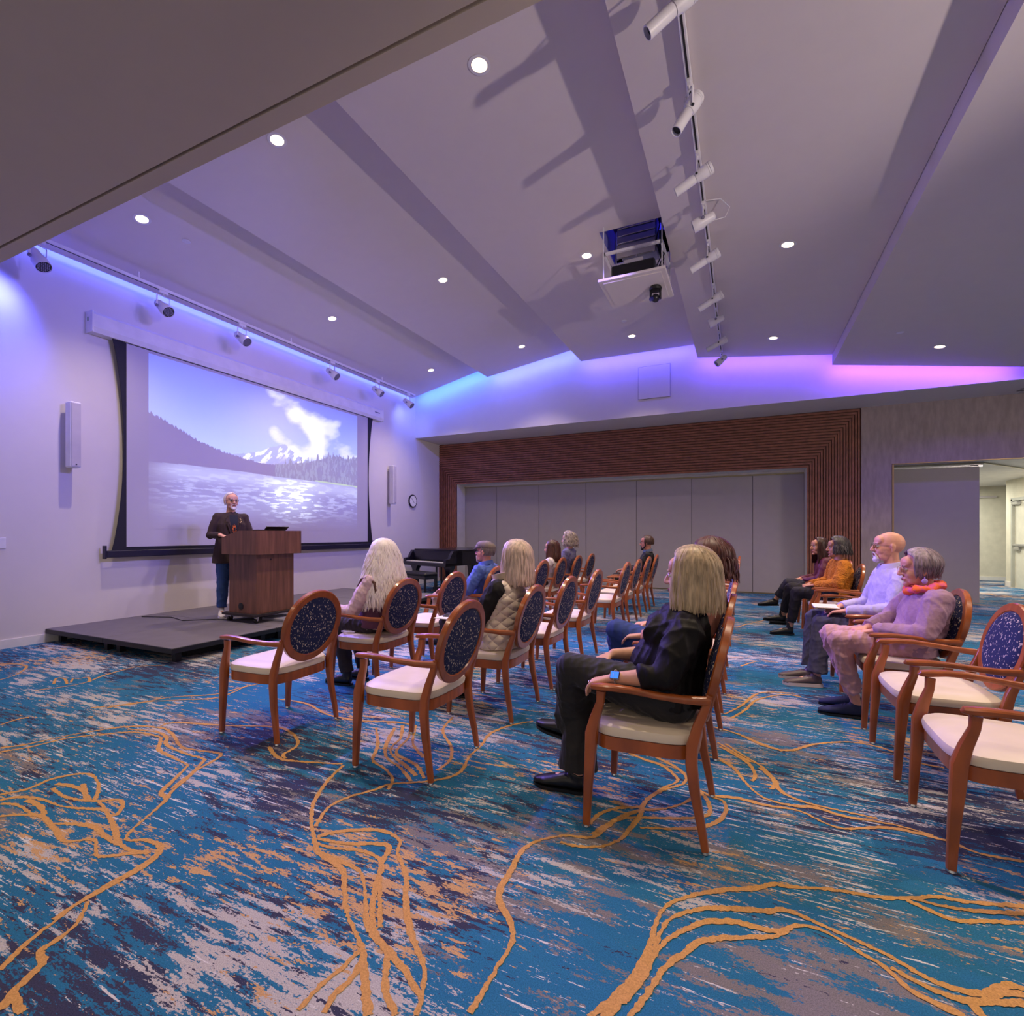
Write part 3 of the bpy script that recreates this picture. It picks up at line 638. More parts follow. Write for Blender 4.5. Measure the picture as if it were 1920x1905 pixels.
# ------------------------------------------------------------------ stage
deck_m = M('stage_carpet', (104, 98, 112), .85, bump=.3, bs=220, bd=.002)
stage_dark = M('stage_edge', (22, 20, 28), .5)
st = empty('stage', (-6.35, 5.47, 0), 'low portable stage of dark grey deck panels along the screen wall', 'stage')
for i in range(2):
    for j in range(4):
        x0 = -1.20+i*1.22; y0 = -2.44+j*1.22
        mb = MB(); mb.box(x0+.003, x0+1.217, y0+.003, y0+1.217, .135, .1625, .003); d = obj('deck_panel', mb, deck_m, st, False)
        mb = MB(); mb.box(x0+.001, x0+1.219, y0+.001, y0+1.219, .105, .158, .004); obj('deck_edge', mb, stage_dark, d, False)
        for a, b in ((.12, .12), (1.1, .12), (.12, 1.1), (1.1, 1.1)):
            mb = MB(); mb.box(x0+a-.03, x0+a+.03, y0+b-.03, y0+b+.03, 0, .11); obj('leg', mb, stage_dark, st, False)
mb = MB(); mb.box(-1.1, 1.1, -2.2, 2.3, .02, .10); obj('under_shade', mb, M('under_shade_black', (8, 8, 10), .9), st, False)  # black block standing in for the shade beneath the open deck
# ------------------------------------------------------------------ lectern
lwood = M('lectern_walnut', (112, 72, 58), .42, var=.38, vs=2.5, stretch=(9, 9, .8))
lc = empty('lectern', (-5.82, 4.61, .1625), 'walnut lectern on casters with wide sloped top standing on the stage', 'lectern')
mb = MB(); mb.box(-.26, .26, -.285, .285, .115, .87, .002); obj('body', mb, lwood, lc, False)
mb = MB(); mb.box(-.33, .31, -.34, .34, .085, .115, .002); obj('base_board', mb, M('base_black', (36, 26, 32), .5), lc, False)
mb = MB(); mb.prism([(-.30, .87), (.34, .87), (.34, 1.172), (.02, 1.172), (-.14, 1.13), (-.30, 1.082)], 'y', -.36, .34)
mb.box(.338, .341, -.36, .34, .87, .872); obj('top_box', mb, lwood, lc, False)
mb = MB(); mb.lathe((-.03, -.286, .20), [(.045, 0), (.045, .004), (.03, .006)], 22, (0, -1, 0)); obj('cable_grommet', mb, black_m, lc)
mb = MB(); mb.lathe((.261, -.08, .80), [(.012, 0), (.012, .004)], 14, (1, 0, 0)); obj('lock', mb, M('lock_dark', (40, 20, 24), .4), lc)
for x, y in ((-.26, -.27), (.24, -.27), (-.26, .27), (.24, .27)):
    mb = MB(); mb.lathe((x-.015, y, .033), [(.033, 0), (.033, .03)], 20, (1, 0, 0)); w_ = obj('caster', mb, black_m, lc)
    mb = MB(); mb.box(x-.025, x+.025, y-.02, y+.02, .05, .086, .006); mb.box(x-.024, x-.018, y-.015, y+.015, .03, .07); mb.box(x+.018, x+.024, y-.015, y+.015, .03, .07); obj('caster_fork', mb, metal_m, w_, False)
lt = empty('laptop', (-5.73, 4.66, 1.336), 'thin black laptop with raised lid on top of the lectern', 'laptop')
mb = MB(); mb.box(-.12, .1, -.17, .17, 0, .014, .004); obj('keyboard_base', mb, black_m, lt, False)
mb = MB(); mb.prism([(.1, .012), (.112, .012), (.155, .05), (.145, .055)], 'y', -.17, .17); obj('lid', mb, black_m, lt, False)
mb = MB(); mb.box(-5.75, -5.35, 4.55, 4.85, .163, .195, .004); mb.v = [(x, y, z) for x, y, z in mb.v]
tag(obj('power_strip_box', mb, M('light_grey_plastic', (150, 145, 165), .5)), 'flat light grey box lying on the stage under the lectern', 'box')
mb = MB(); mb.tube([(-7.4, 4.0, .168), (-7.0, 4.15, .168), (-6.6, 4.05, .168), (-6.3, 4.3, .168), (-6.0, 4.4, .168), (-5.9, 4.5, .168), (-5.85, 4.6, .17)], .005, 6)
tag(obj('floor_cable', mb, black_m), 'thin dark cable running over the stage to the lectern', 'cable')

# ------------------------------------------------------------------ piano and bench
pm_ = M('piano_black', (14, 12, 26), .28, coat=.3)
ang = math.atan2(-.42, 1.30)
pi_ = empty('grand_piano', (-6.17, 9.02, 0), 'black grand piano with closed lid in the back left corner', 'piano', rotz=ang)
def bod(n_, y0=.28):     # outline of the case, x along the keyboard
    return [(-.74, y0), (.74, y0), (.74, .75), (.70, 1.05), (.45, 1.35), (.25, 1.62), (0, 1.80), (-.3, 1.86), (-.58, 1.76), (-.72, 1.5), (-.74, 1.1)]
mb = MB(); mb.prism(bod(0, .05), 'z', .62, .92); obj('case', mb, pm_, pi_, True, angle=25)
mb = MB(); mb.prism([(x*1.02, y) for x, y in bod(0, .16)], 'z', .925, .95); obj('lid', mb, pm_, pi_, True, angle=25)
mb = MB(); mb.box(-.74, .74, -.16, .08, .60, .68, .01); obj('key_bed', mb, pm_, pi_, False)
mb = MB(); mb.box(-.66, .66, -.13, .03, .68, .70, .003); ks = obj('white_keys', mb, M('ivory', (225, 220, 225), .3), pi_, False)
mb = MB()
for k in range(51):
    if k % 7 in (2, 6): continue
    mb.box(-.655+k*.0257+.018, -.655+k*.0257+.030, -.06, .03, .70, .712)
obj('black_keys', mb, black_m, pi_, False, kind='stuff')
for sx in (-1, 1):
    mb = MB(); mb.prism([(-.16, .62), (.3, .62), (.3, .93), (.06, .93), (.0, .85), (-.04, .77), (-.15, .75)], 'x', sx*.70-.04, sx*.70+.04); obj('cheek', mb, pm_, pi_, False)
    mb = MB(); mb.prism([(-.04, 0), (.04, 0), (.05, .35), (.07, .5), (.14, .60), (.14, .62), (-.14, .62), (-.14, .60), (-.07, .5), (-.05, .35)], 'y', .02, .12)
    mb.v = [(x+sx*.58, y, z) for x, y, z in mb.v]; obj('leg', mb, pm_, pi_, False)
mb = MB(); mb.prism([(-.04, 0), (.04, 0), (.05, .35), (.07, .5), (.14, .60), (.14, .62), (-.14, .62), (-.14, .60), (-.07, .5), (-.05, .35)], 'y', 1.4, 1.5); mb.v = [(x-.25, y, z) for x, y, z in mb.v]; obj('leg', mb, pm_, pi_, False)
mb = MB(); mb.box(-.10, -.07, .25, .28, .1, .62); mb.box(.07, .10, .25, .28, .1, .62); mb.box(-.14, .14, .2, .32, .06, .12, .01); mb.tube([(0, .27, .1), (0, .6, .6)], .008, 6); obj('pedal_lyre', mb, pm_, pi_, False)
for k in (-.06, 0, .06):
    mb = MB(); mb.box(k-.012, k+.012, .10, .22, .05, .062, .003); obj('pedal', mb, M('brass', (170, 130, 70), .3, 1), pi_, False)
mb = MB(); mb.prism([(.14, .70), (.16, .70), (.17, .93), (.15, .93)], 'x', -.68, .68); obj('music_desk', mb, pm_, pi_, False)
mb = MB(); mb.ell((0, .135, .82), (.035, .002, .03), nu=14, nv=8); obj('fallboard_crest', mb, M('crest', (50, 46, 70), .3), pi_)
pb = empty('piano_bench', (-6.12, 8.62, 0), 'black cushioned piano bench in front of the piano', 'bench', rotz=ang)
mb = MB(); mb.box(-.38, .38, -.17, .17, .42, .50, .03); obj('seat_pad', mb, M('bench_leather', (18, 16, 26), .45), pb)
mb = MB(); mb.box(-.36, .36, -.155, .155, .36, .43, .005); obj('apron', mb, pm_, pb, False)
for x, y in ((-.33, -.13), (.33, -.13), (-.33, .13), (.33, .13)):
    mb = MB(); mb.tube([(x, y, 0), (x, y, .38)], [.02, .028], 8, side=(1, 0, 0)); obj('leg', mb, pm_, pb)

# ------------------------------------------------------------------ chairs
cw_m = M('cherry_wood', (158, 82, 36), .30, var=.25, vs=5, stretch=(2, 6, 1), coat=.35)
seat_m = M('cream_vinyl', (226, 210, 190), .45, bump=.08, bs=30)
glide_m = M('chrome_glide', (200, 200, 200), .2, 1)
def back_fabric():
    m = M('navy_speckled_fabric', (20, 26, 52), .85); nt = m.node_tree; N = nt.nodes; Lk = nt.links; b = N['Principled BSDF']
    for l in list(b.inputs['Base Color'].links): Lk.remove(l)
    tc = N.new('ShaderNodeTexCoord'); mp = N.new('ShaderNodeMapping'); mp.inputs['Scale'].default_value = (1, 1, .62); Lk.new(tc.outputs['Object'], mp.inputs[0])
    n1 = N.new('ShaderNodeTexNoise'); n1.inputs['Scale'].default_value = 84; n1.inputs['Detail'].default_value = 2; Lk.new(mp.outputs[0], n1.inputs['Vector'])
    vo = N.new('ShaderNodeTexVoronoi'); vo.inputs['Scale'].default_value = 105; Lk.new(mp.outputs[0], vo.inputs['Vector'])
    gt = N.new('ShaderNodeMath'); gt.operation = 'GREATER_THAN'; gt.inputs[1].default_value = .555; Lk.new(n1.outputs[0], gt.inputs[0])
    lt_ = N.new('ShaderNodeMath'); lt_.operation = 'LESS_THAN'; lt_.inputs[1].default_value = .42; Lk.new(vo.outputs['Distance'], lt_.inputs[0])
    an = N.new('ShaderNodeMath'); an.operation = 'MULTIPLY'; Lk.new(gt.outputs[0], an.inputs[0]); Lk.new(lt_.outputs[0], an.inputs[1])
    mx = N.new('ShaderNodeMix'); mx.data_type = 'RGBA'; mx.inputs['A'].default_value = (*lin((20, 30, 74)), 1); mx.inputs['B'].default_value = (*lin((200, 184, 168)), 1)
    Lk.new(an.outputs[0], mx.inputs['Factor']); Lk.new(mx.outputs['Result'], b.inputs['Base Color'])
    return m
fab_m = back_fabric()
def sup(a, b, n_, p): return [(a*math.copysign(abs(math.cos(t))**p, math.cos(t)), b*math.copysign(abs(math.sin(t))**p, math.sin(t))) for t in [2*PI*(k+.5)/n_ for k in range(n_)]]
def make_chair():
    r = empty('armchair', (0, 0, 0), 'chair', 'chair')
    for sy in (-1, 1):
        y = .262*sy
        mb = MB(); mb.tube([(.246, y*.985, .012), (.238, y*.985, .18), (.226, y*.985, .345), (.222, y*.985, .42), (.205, y, .49), (.180, y*1.02, .565), (.176, y*1.03, .615)],
                           [(.015, .016), (.019, .020), (.022, .026), (.023, .028), (.019, .023), (.016, .018), (.017, .020)], 12, side=(0, 1, 0), sq=.6)
        l = obj('leg', mb, cw_m, r)
        mb = MB(); mb.lathe((.246, y*.985, 0), [(.016, 0), (.018, .004), (.016, .012), (.009, .016)], 14); obj('glide', mb, glide_m, l)
        yr = .235*sy
        mb = MB(); mb.tube([(-.246, yr*1.04, .012), (-.232, yr*1.03, .10), (-.205, yr, .24), (-.192, yr*.98, .35), (-.194, yr*.97, .42), (-.215, yr*.95, .50), (-.243, yr*.95, .575), (-.262, yr*.95, .64)],
                           [(.013, .015), (.015, .017), (.018, .021), (.020, .024), (.020, .024), (.018, .021), (.016, .018), (.013, .014)], 12, side=(0, 1, 0), sq=.6)
        l = obj('leg', mb, cw_m, r)
        mb = MB(); mb.lathe((-.246, yr*1.04, 0), [(.014, 0), (.016, .004), (.014, .012), (.009, .016)], 14); obj('glide', mb, glide_m, l)
        mb = MB(); mb.tube([(.222, y*1.04, .626), (.212, y*1.05, .632), (.185, y*1.06, .634), (.12, y*1.10, .640), (.04, y*1.12, .640), (-.06, y*1.09, .630), (-.16, y*1.0, .620), (-.225, y*.92, .617), (-.262, y*.86, .617)],
                           [(.010, .004), (.022, .013), (.026, .016), (.024, .015), (.022, .014), (.019, .014), (.017, .016), (.015, .018), (.012, .018)], 12, side=(0, 1, 0), sq=.7)
        obj('armrest', mb, cw_m, r)
    # seat rail ring
    o_ = sup(.222, .245, 40, .42); i_ = sup(.19, .21, 40, .42); n_ = 40
    def wy(x): return 1.0+.07*x/.22
    o_ = [(x+.008, y*wy(x)) for x, y in o_]; i_ = [(x+.008, y*wy(x)) for x, y in i_]
    mb = MB(); vs = [(x, y, .355-.0*abs(x)) for x, y in o_]+[(x, y, .412) for x, y in o_]+[(x, y, .412) for x, y in i_]+[(x, y, .355) for x, y in i_]
    mb.add(vs, [(a*n_+k, a*n_+(k+1) % n_, ((a+1) % 4)*n_+(k+1) % n_, ((a+1) % 4)*n_+k) for a in range(4) for k in range(n_)]); obj('seat_rail', mb, cw_m, r)
    mb = MB(); vs = []; rings = [(.97, .408), (1.03, .418), (1.045, .436), (1.02, .455), (.93, .468), (.75, .478), (.5, .484), (.25, .487)]
    nn = 44; o2 = sup(.222, .245, nn, .46)
    for s1, z in rings: vs += [((x*s1+.010), y*wy(x)*s1*.985, z) for x, y in o2]
    vs.append((.01, 0, .488)); fs = [(a*nn+k, a*nn+(k+1) % nn, (a+1)*nn+(k+1) % nn, (a+1)*nn+k) for a in range(len(rings)-1) for k in range(nn)]
    fs += [((len(rings)-1)*nn+k, (len(rings)-1)*nn+(k+1) % nn, len(vs)-1) for k in range(nn)]+[tuple(range(nn-1, -1, -1))]
    mb.add(vs, fs); obj('seat', mb, seat_m, r)
    # oval back
    tl = math.atan2(.110, .46); c0 = Vector((-.282, 0, .70)); up = Vector((-math.sin(tl), 0, math.cos(tl))); nrm = Vector((math.cos(tl), 0, math.sin(tl)))
    nn = 48; mb = MB(); vs = []; sec = [(-.024, -.013), (-.018, -.018), (.018, -.018), (.024, -.012), (.024, .012), (.018, .018), (-.018, .018), (-.024, .013)]
    for k in range(nn):
        t = 2*PI*k/nn; e = Vector((0, math.cos(t), 0))+up*math.sin(t)*1.015; R0 = .211
        for u, v in sec: vs.append(c0+e*(R0+u)+nrm*v)
    ns = len(sec); mb.add(vs, [(k*ns+i, ((k+1) % nn)*ns+i, ((k+1) % nn)*ns+(i+1) % ns, k*ns+(i+1) % ns) for k in range(nn) for i in range(ns)]); obj('back_frame', mb, cw_m, r)
    mb = MB(); vs = []; rr = [(.189, 0), (.180, 1), (.16, 2.0), (.12, 2.7), (.07, 3.1), (.03, 3.25)]
    for s1 in (1, -1):
        for r_, h in rr:
            hh = s1*(.010+h*(.010 if s1 > 0 else .0045))
            for k in range(nn):
                t = 2*PI*k/nn; vs.append(c0+Vector((0, math.cos(t)*r_, 0))+up*math.sin(t)*r_*1.02+nrm*hh)
    L = len(rr); fs = []
    for s1 in range(2):
        for a in range(L-1):
            for k in range(nn):
                q = [(s1*L+a)*nn+k, (s1*L+a)*nn+(k+1) % nn, (s1*L+a+1)*nn+(k+1) % nn, (s1*L+a+1)*nn+k]; fs.append(tuple(q if s1 == 0 else q[::-1]))
        q = [(s1*L+L-1)*nn+k for k in range(nn)]; fs.append(tuple(q if s1 == 0 else q[::-1]))
    for k in range(nn): fs.append((L*nn+k, L*nn+(k+1) % nn, (k+1) % nn, k))
    mb.add(vs, fs); obj('back_cushion', mb, fab_m, r)
    return r
chair0 = make_chair(); used = False
R2Y = [2.40, 3.32, 4.12, 5.01, 6.46, 7.24, 8.07, 8.87]
CHAIRS = []   # x, y, label
occ = {(0, 1): 'under the woman with long white hair', (0, 3): 'under the man in the flat cap', (0, 5): 'under the woman in the white jacket', (0, 6): 'under the person with curly grey hair',
       (1, 1): 'under the cream-vest woman', (1, 7): 'under the bearded man', (2, 0): 'under the woman dressed in black', (2, 1): 'under the person in jeans',
       (3, 2): 'under the woman with the orange scarf', (3, 3): 'under the bald man', (3, 5): 'under the mustard sweater woman', (3, 6): 'under the maroon blouse woman'}
free = {(0, 0): 'leftmost and nearest the stage', (0, 2): 'empty beyond the white-haired woman', (0, 4): 'empty just past the capped man', (0, 7): 'empty at the far end',
        (1, 0): 'empty in the left foreground', (1, 2): 'empty just beyond the cream-vest woman', (1, 3): 'empty, second beyond the vest', (1, 4): 'empty, first past the aisle', (1, 5): 'empty, second past the aisle', (1, 6): 'empty next to the bearded man',
        (2, 2): 'empty next to the person in jeans', (2, 3): 'empty, last before the aisle', (2, 4): 'empty, first past the aisle', (2, 5): 'empty, second past the aisle', (2, 6): 'empty, next to last', (2, 7): 'empty at the far end',
        (3, 0): 'cut off by the right picture edge', (3, 1): 'empty beside the orange-scarf woman', (3, 4): 'empty beyond the bald man'}
cx_ = [-2.835, -1.68, -.385, .975]
ROW4 = [2.695, 3.475, 4.23, 5.05, 6.47, 7.25, 8.03]
xs = {(1, 0): -1.71}
rn = ['first row', 'second row', 'third row', 'right-hand row']
for row in range(4):
    ys = R2Y if row < 3 else ROW4
    for k, y in enumerate(ys):
        st_ = occ.get((row, k)) or free.get((row, k))
        if st_ is None: continue
        if not used: c = chair0; used = True
        else: c = copy_tree(chair0)
        yy = y + (.03 if (row == 0 and k == 1) else 0)
        c.location = (xs.get((row, k), cx_[row]), yy, 0); c.rotation_euler = (0, 0, PI+random.uniform(-.02, .02) if k or row == 3 else PI)
        c['label'] = 'oval-back armchair in the %s, %s' % (rn[row], st_)
        c['group'] = 'oval-back armchairs set out in rows'

# ------------------------------------------------------------------ people
def fuse(name, mb, mat, parent, voxel=.008, smooth=6, wr=0, wf=18, seed=0, keep=None, **props):
    """melt overlapping closed pieces into one continuous surface"""
    l = wloc(parent)
    me = bpy.data.meshes.new('t'); me.from_pydata([(v[0]-l.x, v[1]-l.y, v[2]-l.z) for v in mb.v], [], mb.f); me.update()
    o = bpy.data.objects.new('t', me); COL.objects.link(o)
    r = o.modifiers.new('r', 'REMESH'); r.mode = 'VOXEL'; r.voxel_size = voxel; r.use_smooth_shade = True
    s = o.modifiers.new('s', 'SMOOTH'); s.factor = .5; s.iterations = smooth
    dg = bpy.context.evaluated_depsgraph_get(); ev = o.evaluated_get(dg); m2 = bpy.data.meshes.new_from_object(ev, depsgraph=dg)
    bpy.data.objects.remove(o); bpy.data.meshes.remove(me)
    n = len(m2.vertices); co = np.empty(n*3, np.float32); m2.vertices.foreach_get('co', co); co = co.reshape(-1, 3)
    if wr:
        g = np.random.default_rng(seed+1); nr = np.empty(n*3, np.float32); m2.vertex_normals.foreach_get('vector', nr); nr = nr.reshape(-1, 3)
        d = np.zeros(n)
        for k in range(7):
            kv = g.normal(size=3)*wf*(1+.35*k)/1.7; kw = g.normal(size=3)*wf*.5
            s_ = np.sin(co @ kv+g.random()*6+1.6*np.sin(co @ kw+g.random()*6)); d += (1-np.abs(s_))**2*(.8 ** k)
        d = d/2.2-.55
        co += nr*(d*wr)[:, None].astype(np.float32); m2.vertices.foreach_set('co', co.ravel())
    m2.name = name; m2.materials.clear()
    for m in (mat if isinstance(mat, (list, tuple)) else [mat]): m2.materials.append(m)
    m2.polygons.foreach_set('use_smooth', [True]*len(m2.polygons)); m2.update()
    o = bpy.data.objects.new(name, m2); COL.objects.link(o); o.parent = parent
    for k, v in props.items(): o[k] = v
    return o

def skin_mat(n, c): return M(n, c, .5, var=.08, vs=30, bump=.1, bs=300, bd=.0006, spec=.4)
def hair_mat(n, c, var=.3): return M(n, c, .42, var=var, vs=22, stretch=(3, 3, .5), bump=.25, bs=90)
lip_m = M('lip_tone', (150, 80, 78), .45); eye_w = M('eye_white', (225, 220, 215), .2); eye_i = M('eye_iris', (45, 32, 26), .15)
glass_rim = M('spectacle_frame', (40, 34, 36), .3, .4)
lens_mat = M('spectacle_glass', (235, 235, 240), .03); lens_mat.node_tree.nodes['Principled BSDF'].inputs['Transmission Weight'].default_value = 1; lens_mat.node_tree.nodes['Principled BSDF'].inputs['IOR'].default_value = 1.02

def hand(mb, w, d, pn, thumb, curl=.35, s=1.0, spread=.10):
    """w wrist, d hand direction, pn palm normal (palm side), thumb: side vector"""
    w = Vector(w); d = Vector(d).normalized(); pn = Vector(pn); pn = (pn-d*pn.dot(d)).normalized(); t = Vector(thumb); t = (t-d*t.dot(d)-pn*t.dot(pn)).normalized()
    mb.tube([w-d*.02*s, w+d*.01*s, w+d*.045*s, w+d*.08*s, w+d*.094*s], [(.026*s, .019*s), (.028*s, .018*s), (.037*s, .016*s), (.040*s, .014*s), (.034*s, .010*s)], 14, side=t)
    for i, (off, ln) in enumerate(((.029, .072), (.010, .080), (-.010, .074), (-.029, .058))):
        p = w+(d*.082+t*off)*s; dd = (d+t*spread*(1.5-i)*.55).normalized(); pts = [p]; a = .12; rr = [.0088*s]
        for q, f in enumerate((.42, .32, .26)):
            a += curl*(1.0 if q == 0 else .9); v = dd*math.cos(a)+pn*math.sin(a); p = p+v*ln*f*s; pts.append(p); rr.append((.0083, .0076, .0066)[q]*s)
        mb.caps(pts, rr, 9)
    p = w+(d*.022+t*.024)*s; pts = [p]; v = (d*.62+t*.72+pn*.25).normalized(); rr = [.013*s]
    for q, f in enumerate((.034, .030, .025)):
        p = p+v*f*s; pts.append(p); v = (v+d*.28+pn*.18).normalized(); rr.append((.0115, .0098, .008)[q]*s)
    mb.caps(pts, rr, 9)

class Head:
    def __init__(s, c, yaw, pitch=0, k=1.0, roll=0):
        s.c = Vector(c); s.k = k
        s.R = Matrix.Rotation(math.radians(yaw), 3, 'Z') @ Matrix.Rotation(math.radians(-pitch), 3, 'Y') @ Matrix.Rotation(math.radians(roll), 3, 'X')
    def p(s, x, y, z): return s.c+s.R @ Vector((x*s.k, y*s.k, z*s.k))
    def ell(s, mb, c, r, rx=0, nu=18, nv=12): mb.ell(s.p(*c), tuple(a*s.k for a in r), s.R @ Matrix.Rotation(rx, 3, 'Y'), nu, nv)
    def skull(s, mb, male=False):
        e = lambda c, r, rx=0: s.ell(mb, c, r, rx)
        e((-.014, 0, .032), (.099, .077, .090)); e((.018, 0, -.018), (.072, .066, .085)); e((.026, 0, -.055), (.062, .052, .054))
        e((.072, 0, -.098), (.022, .026 if male else .020, .018)); e((.060, 0, .050), (.034, .060, .042))
        e((.080, 0, .030), (.014, .050, .010))
        for y in (-1, 1):
            e((.052, .036*y, -.030), (.030, .023, .030)); e((.030, .036*y, -.068), (.040, .016, .032), .35)
            e((-.012, .080*y, -.006), (.017, .007, .030)); e((-.006, .083*y, .010), (.014, .008, .016)); e((-.008, .080*y, -.030), (.009, .007, .012))
        mb.tube([s.p(.086, 0, .022), s.p(.094, 0, .004), s.p(.106, 0, -.016), s.p(.111, 0, -.028), s.p(.100, 0, -.037)], [(.008*s.k, .01*s.k), (.009*s.k, .012*s.k), (.011*s.k, .013*s.k), (.013*s.k, .012*s.k), (.010*s.k, .006*s.k)], 12, side=s.R @ Vector((0, 1, 0)))
        for y in (-1, 1): e((.096, .012*y, -.030), (.011, .008, .008))
        e((.080, 0, -.062), (.016, .028, .014)); e((.086, 0, -.058), (.009, .022, .005)); e((.084, 0, -.068), (.010, .019, .006))
    def face(s, parent, brow_m, vox=None, smile=0):
        for y in (-1, 1):
            mb = MB(); s.ell(mb, (.0765, .031*y, .006), (.012, .0145, .0085), nu=14, nv=8); mb.cm = 1; s.ell(mb, (.0835, .031*y, .006), (.0060, .0062, .0062), nu=12, nv=8)
            obj('eye', mb, [eye_w, eye_i], parent, world=True)
            mb = MB(); mb.tube([s.p(.090, .012*y, .025), s.p(.092, .028*y, .031), s.p(.084, .046*y, .026)], [(.0025, .002), (.0045, .003), (.002, .002)], 8); obj('eyebrow', mb, brow_m, parent, world=True)
            mb = MB(); mb.tube([s.p(.082, .017*y, .010), s.p(.0905, .030*y, .0165), s.p(.080, .045*y, .009)], [.0018, .0028, .0018], 8); obj('eyelash', mb, brow_m, parent, world=True)
        mb = MB(); mb.tube([s.p(.082, .025, -.062+smile), s.p(.0945, .010, -.0595), s.p(.0958, 0, -.061), s.p(.0945, -.010, -.0595), s.p(.082, -.025, -.062+smile)], [(.003, .002), (.004, .004), (.0035, .0035), (.004, .004), (.003, .002)], 8)
        mb.tube([s.p(.082, .020, -.064+smile), s.p(.093, .008, -.0675), s.p(.0935, 0, -.068), s.p(.093, -.008, -.0675), s.p(.082, -.020, -.064+smile)], [(.002, .002), (.004, .005), (.004, .005), (.004, .005), (.002, .002)], 8); obj('lips', mb, lip_m, parent, world=True)
    def glasses(s, parent, rim=None, r=.022):
        g = []; mb = MB()
        for y in (-1, 1):
            pts = [s.p(.104-.004*abs(math.cos(t)), .032*y+r*1.15*math.cos(t), .004+r*.82*math.sin(t)) for t in [2*PI*k/20 for k in range(21)]]; mb.tube(pts, .0014, 6, cap=False)
            mb.tube([s.p(.099, .057*y, .010), s.p(.05, .078*y, .010), s.p(-.005, .086*y, .012), s.p(-.022, .084*y, -.004)], .0015, 6)
        mb.tube([s.p(.102, .009, .008), s.p(.106, 0, .012), s.p(.102, -.009, .008)], .0014, 6)
        e = obj('eyeglasses', mb, rim or glass_rim, parent, world=True)
        for y in (-1, 1):
            mb = MB(); s.ell(mb, (.102, .032*y, .004), (.001, r*1.1, r*.78)); obj('lens', mb, lens_mat, e, world=True)
    def beard(s, parent, m, full=True, vox=.005):
        mb = MB(); e = lambda c, r, rx=0: s.ell(mb, c, r, rx)
        e((.073, 0, -.102), (.026, .030, .025)); e((.083, 0, -.083), (.012, .020, .012))
        for y in (-1, 1):
            mb.tube([s.p(.101, .003*y, -.046), s.p(.097, .014*y, -.049), s.p(.088, .027*y, -.058), s.p(.082, .031*y, -.078), s.p(.070, .030*y, -.100)], [(.006, .004), (.007, .0055), (.007, .006), (.009, .008), (.014, .012)], 10)
            if full:
                mb.tube([s.p(.068, .032*y, -.098), s.p(.040, .052*y, -.080), s.p(.014, .068*y, -.045), s.p(.006, .075*y, -.010)], [(.022, .012), (.022, .012), (.016, .009), (.008, .005)], 12)
        fuse('beard', mb, m, parent, vox, 2, .0025, 120)
    def hair(s, parent, m, n=300, length=.25, style='straight', face=52, w=.006, wave=.0, top=.0, vol=0.0, seed=1, zend=None, back=0.0, name='hair', part=0, flare=.02, fr_len=None, cap=True, fh=.12, jag=0):
        g = np.random.default_rng(seed); K = s.k
        ax, ay, az = (.108+vol)*K, (.087+vol)*K, (.102+vol)*K; cc = Vector((-.016, 0, .030+top))*K
        def path(phi, th0, L, off, ns=15, ph=0, curl=0):
            pts = []; drop = 0; th = th0; last = None; step = L/(ns-1); P = None; hang = False
            for i in range(ns):
                if not hang:
                    a = abs(phi); fcl = math.radians(face)
                    pe = phi
                    if a < fcl: pe = math.copysign(a+(fcl-a)*min(1, max(0, (th-.45)/.55)), phi if phi != 0 else 1)
                    P = Vector((ax*math.sin(th)*math.cos(pe), ay*math.sin(th)*math.sin(pe), az*math.cos(th)))
                    radial = Vector((math.cos(pe), math.sin(pe), 0))
                    pts.append(cc+P*(1+off))
                    th += step/((ax+az)/2)
                    if th > 1.62: hang = True; base = cc+P*(1+off); h = 0; inw = 0
                else:
                    h += step; q = base+Vector((0, 0, -h))+radial*(flare*(.4+.6*abs(math.sin(phi)))*math.sin(min(1.5, h/fh))-back*h)
                    if curl: q += Vector((math.cos(h*curl+ph), math.sin(h*curl+ph), 0))*wave
                    elif wave: q += radial*wave*math.sin(h*28+ph)+Vector((-radial.y, radial.x, 0))*wave*math.sin(h*22+ph*1.7)
                    pts.append(q)
            return [s.c+s.R @ Vector((p.x, p.y, 0))+s.R @ Vector((0, 0, p.z)) if not True else s.c+s.R @ p for p in pts]
        mb = MB(); fmin = math.radians(face)
        if cap:   # inner sheet
            NP, NS = 40, 12; grid = []
            for a in range(NP+1):
                phi = -PI+2*PI*a/NP; ph = phi
                L_ = (length if abs(phi) > fmin*.98 else (.095*K))
                grid.append(path(ph, .02, (L_+.02), -.03, NS))
            vs = [p for r in grid for p in r]; n0 = NS
            mb.add(vs, [(a*n0+i, (a+1)*n0+i, (a+1)*n0+i+1, a*n0+i+1) for a in range(NP) for i in range(n0-1)])
        for k in range(n):
            phi = g.uniform(-PI, PI); short = abs(phi) < fmin*.8
            th0 = g.uniform(0.0, 1.15) if not short else g.uniform(0, .5)
            if abs(phi) < fmin and th0 > .75: th0 = g.uniform(0, .7)
            L = length*(g.uniform(.88, 1.06) if not jag else g.uniform(1-jag, 1.05))+.06*(1.15-th0)*0-th0*.09*K
            if L < .03: continue
            pts = path(phi, th0, L, g.uniform(-.005, .05+(.06 if style == 'curly' else 0)), 14, g.uniform(0, 6), (70 if style == 'curly' else 0))
            rw = w*g.uniform(.6, 1.25)
            if style == 'curly':
                q = []; f = g.uniform(0, 6)
                for i, p in enumerate(pts): q.append(p+Vector((math.cos(i*1.9+f), math.sin(i*1.9+f), .5*math.sin(i*1.3+f)))*.010)
                pts = q
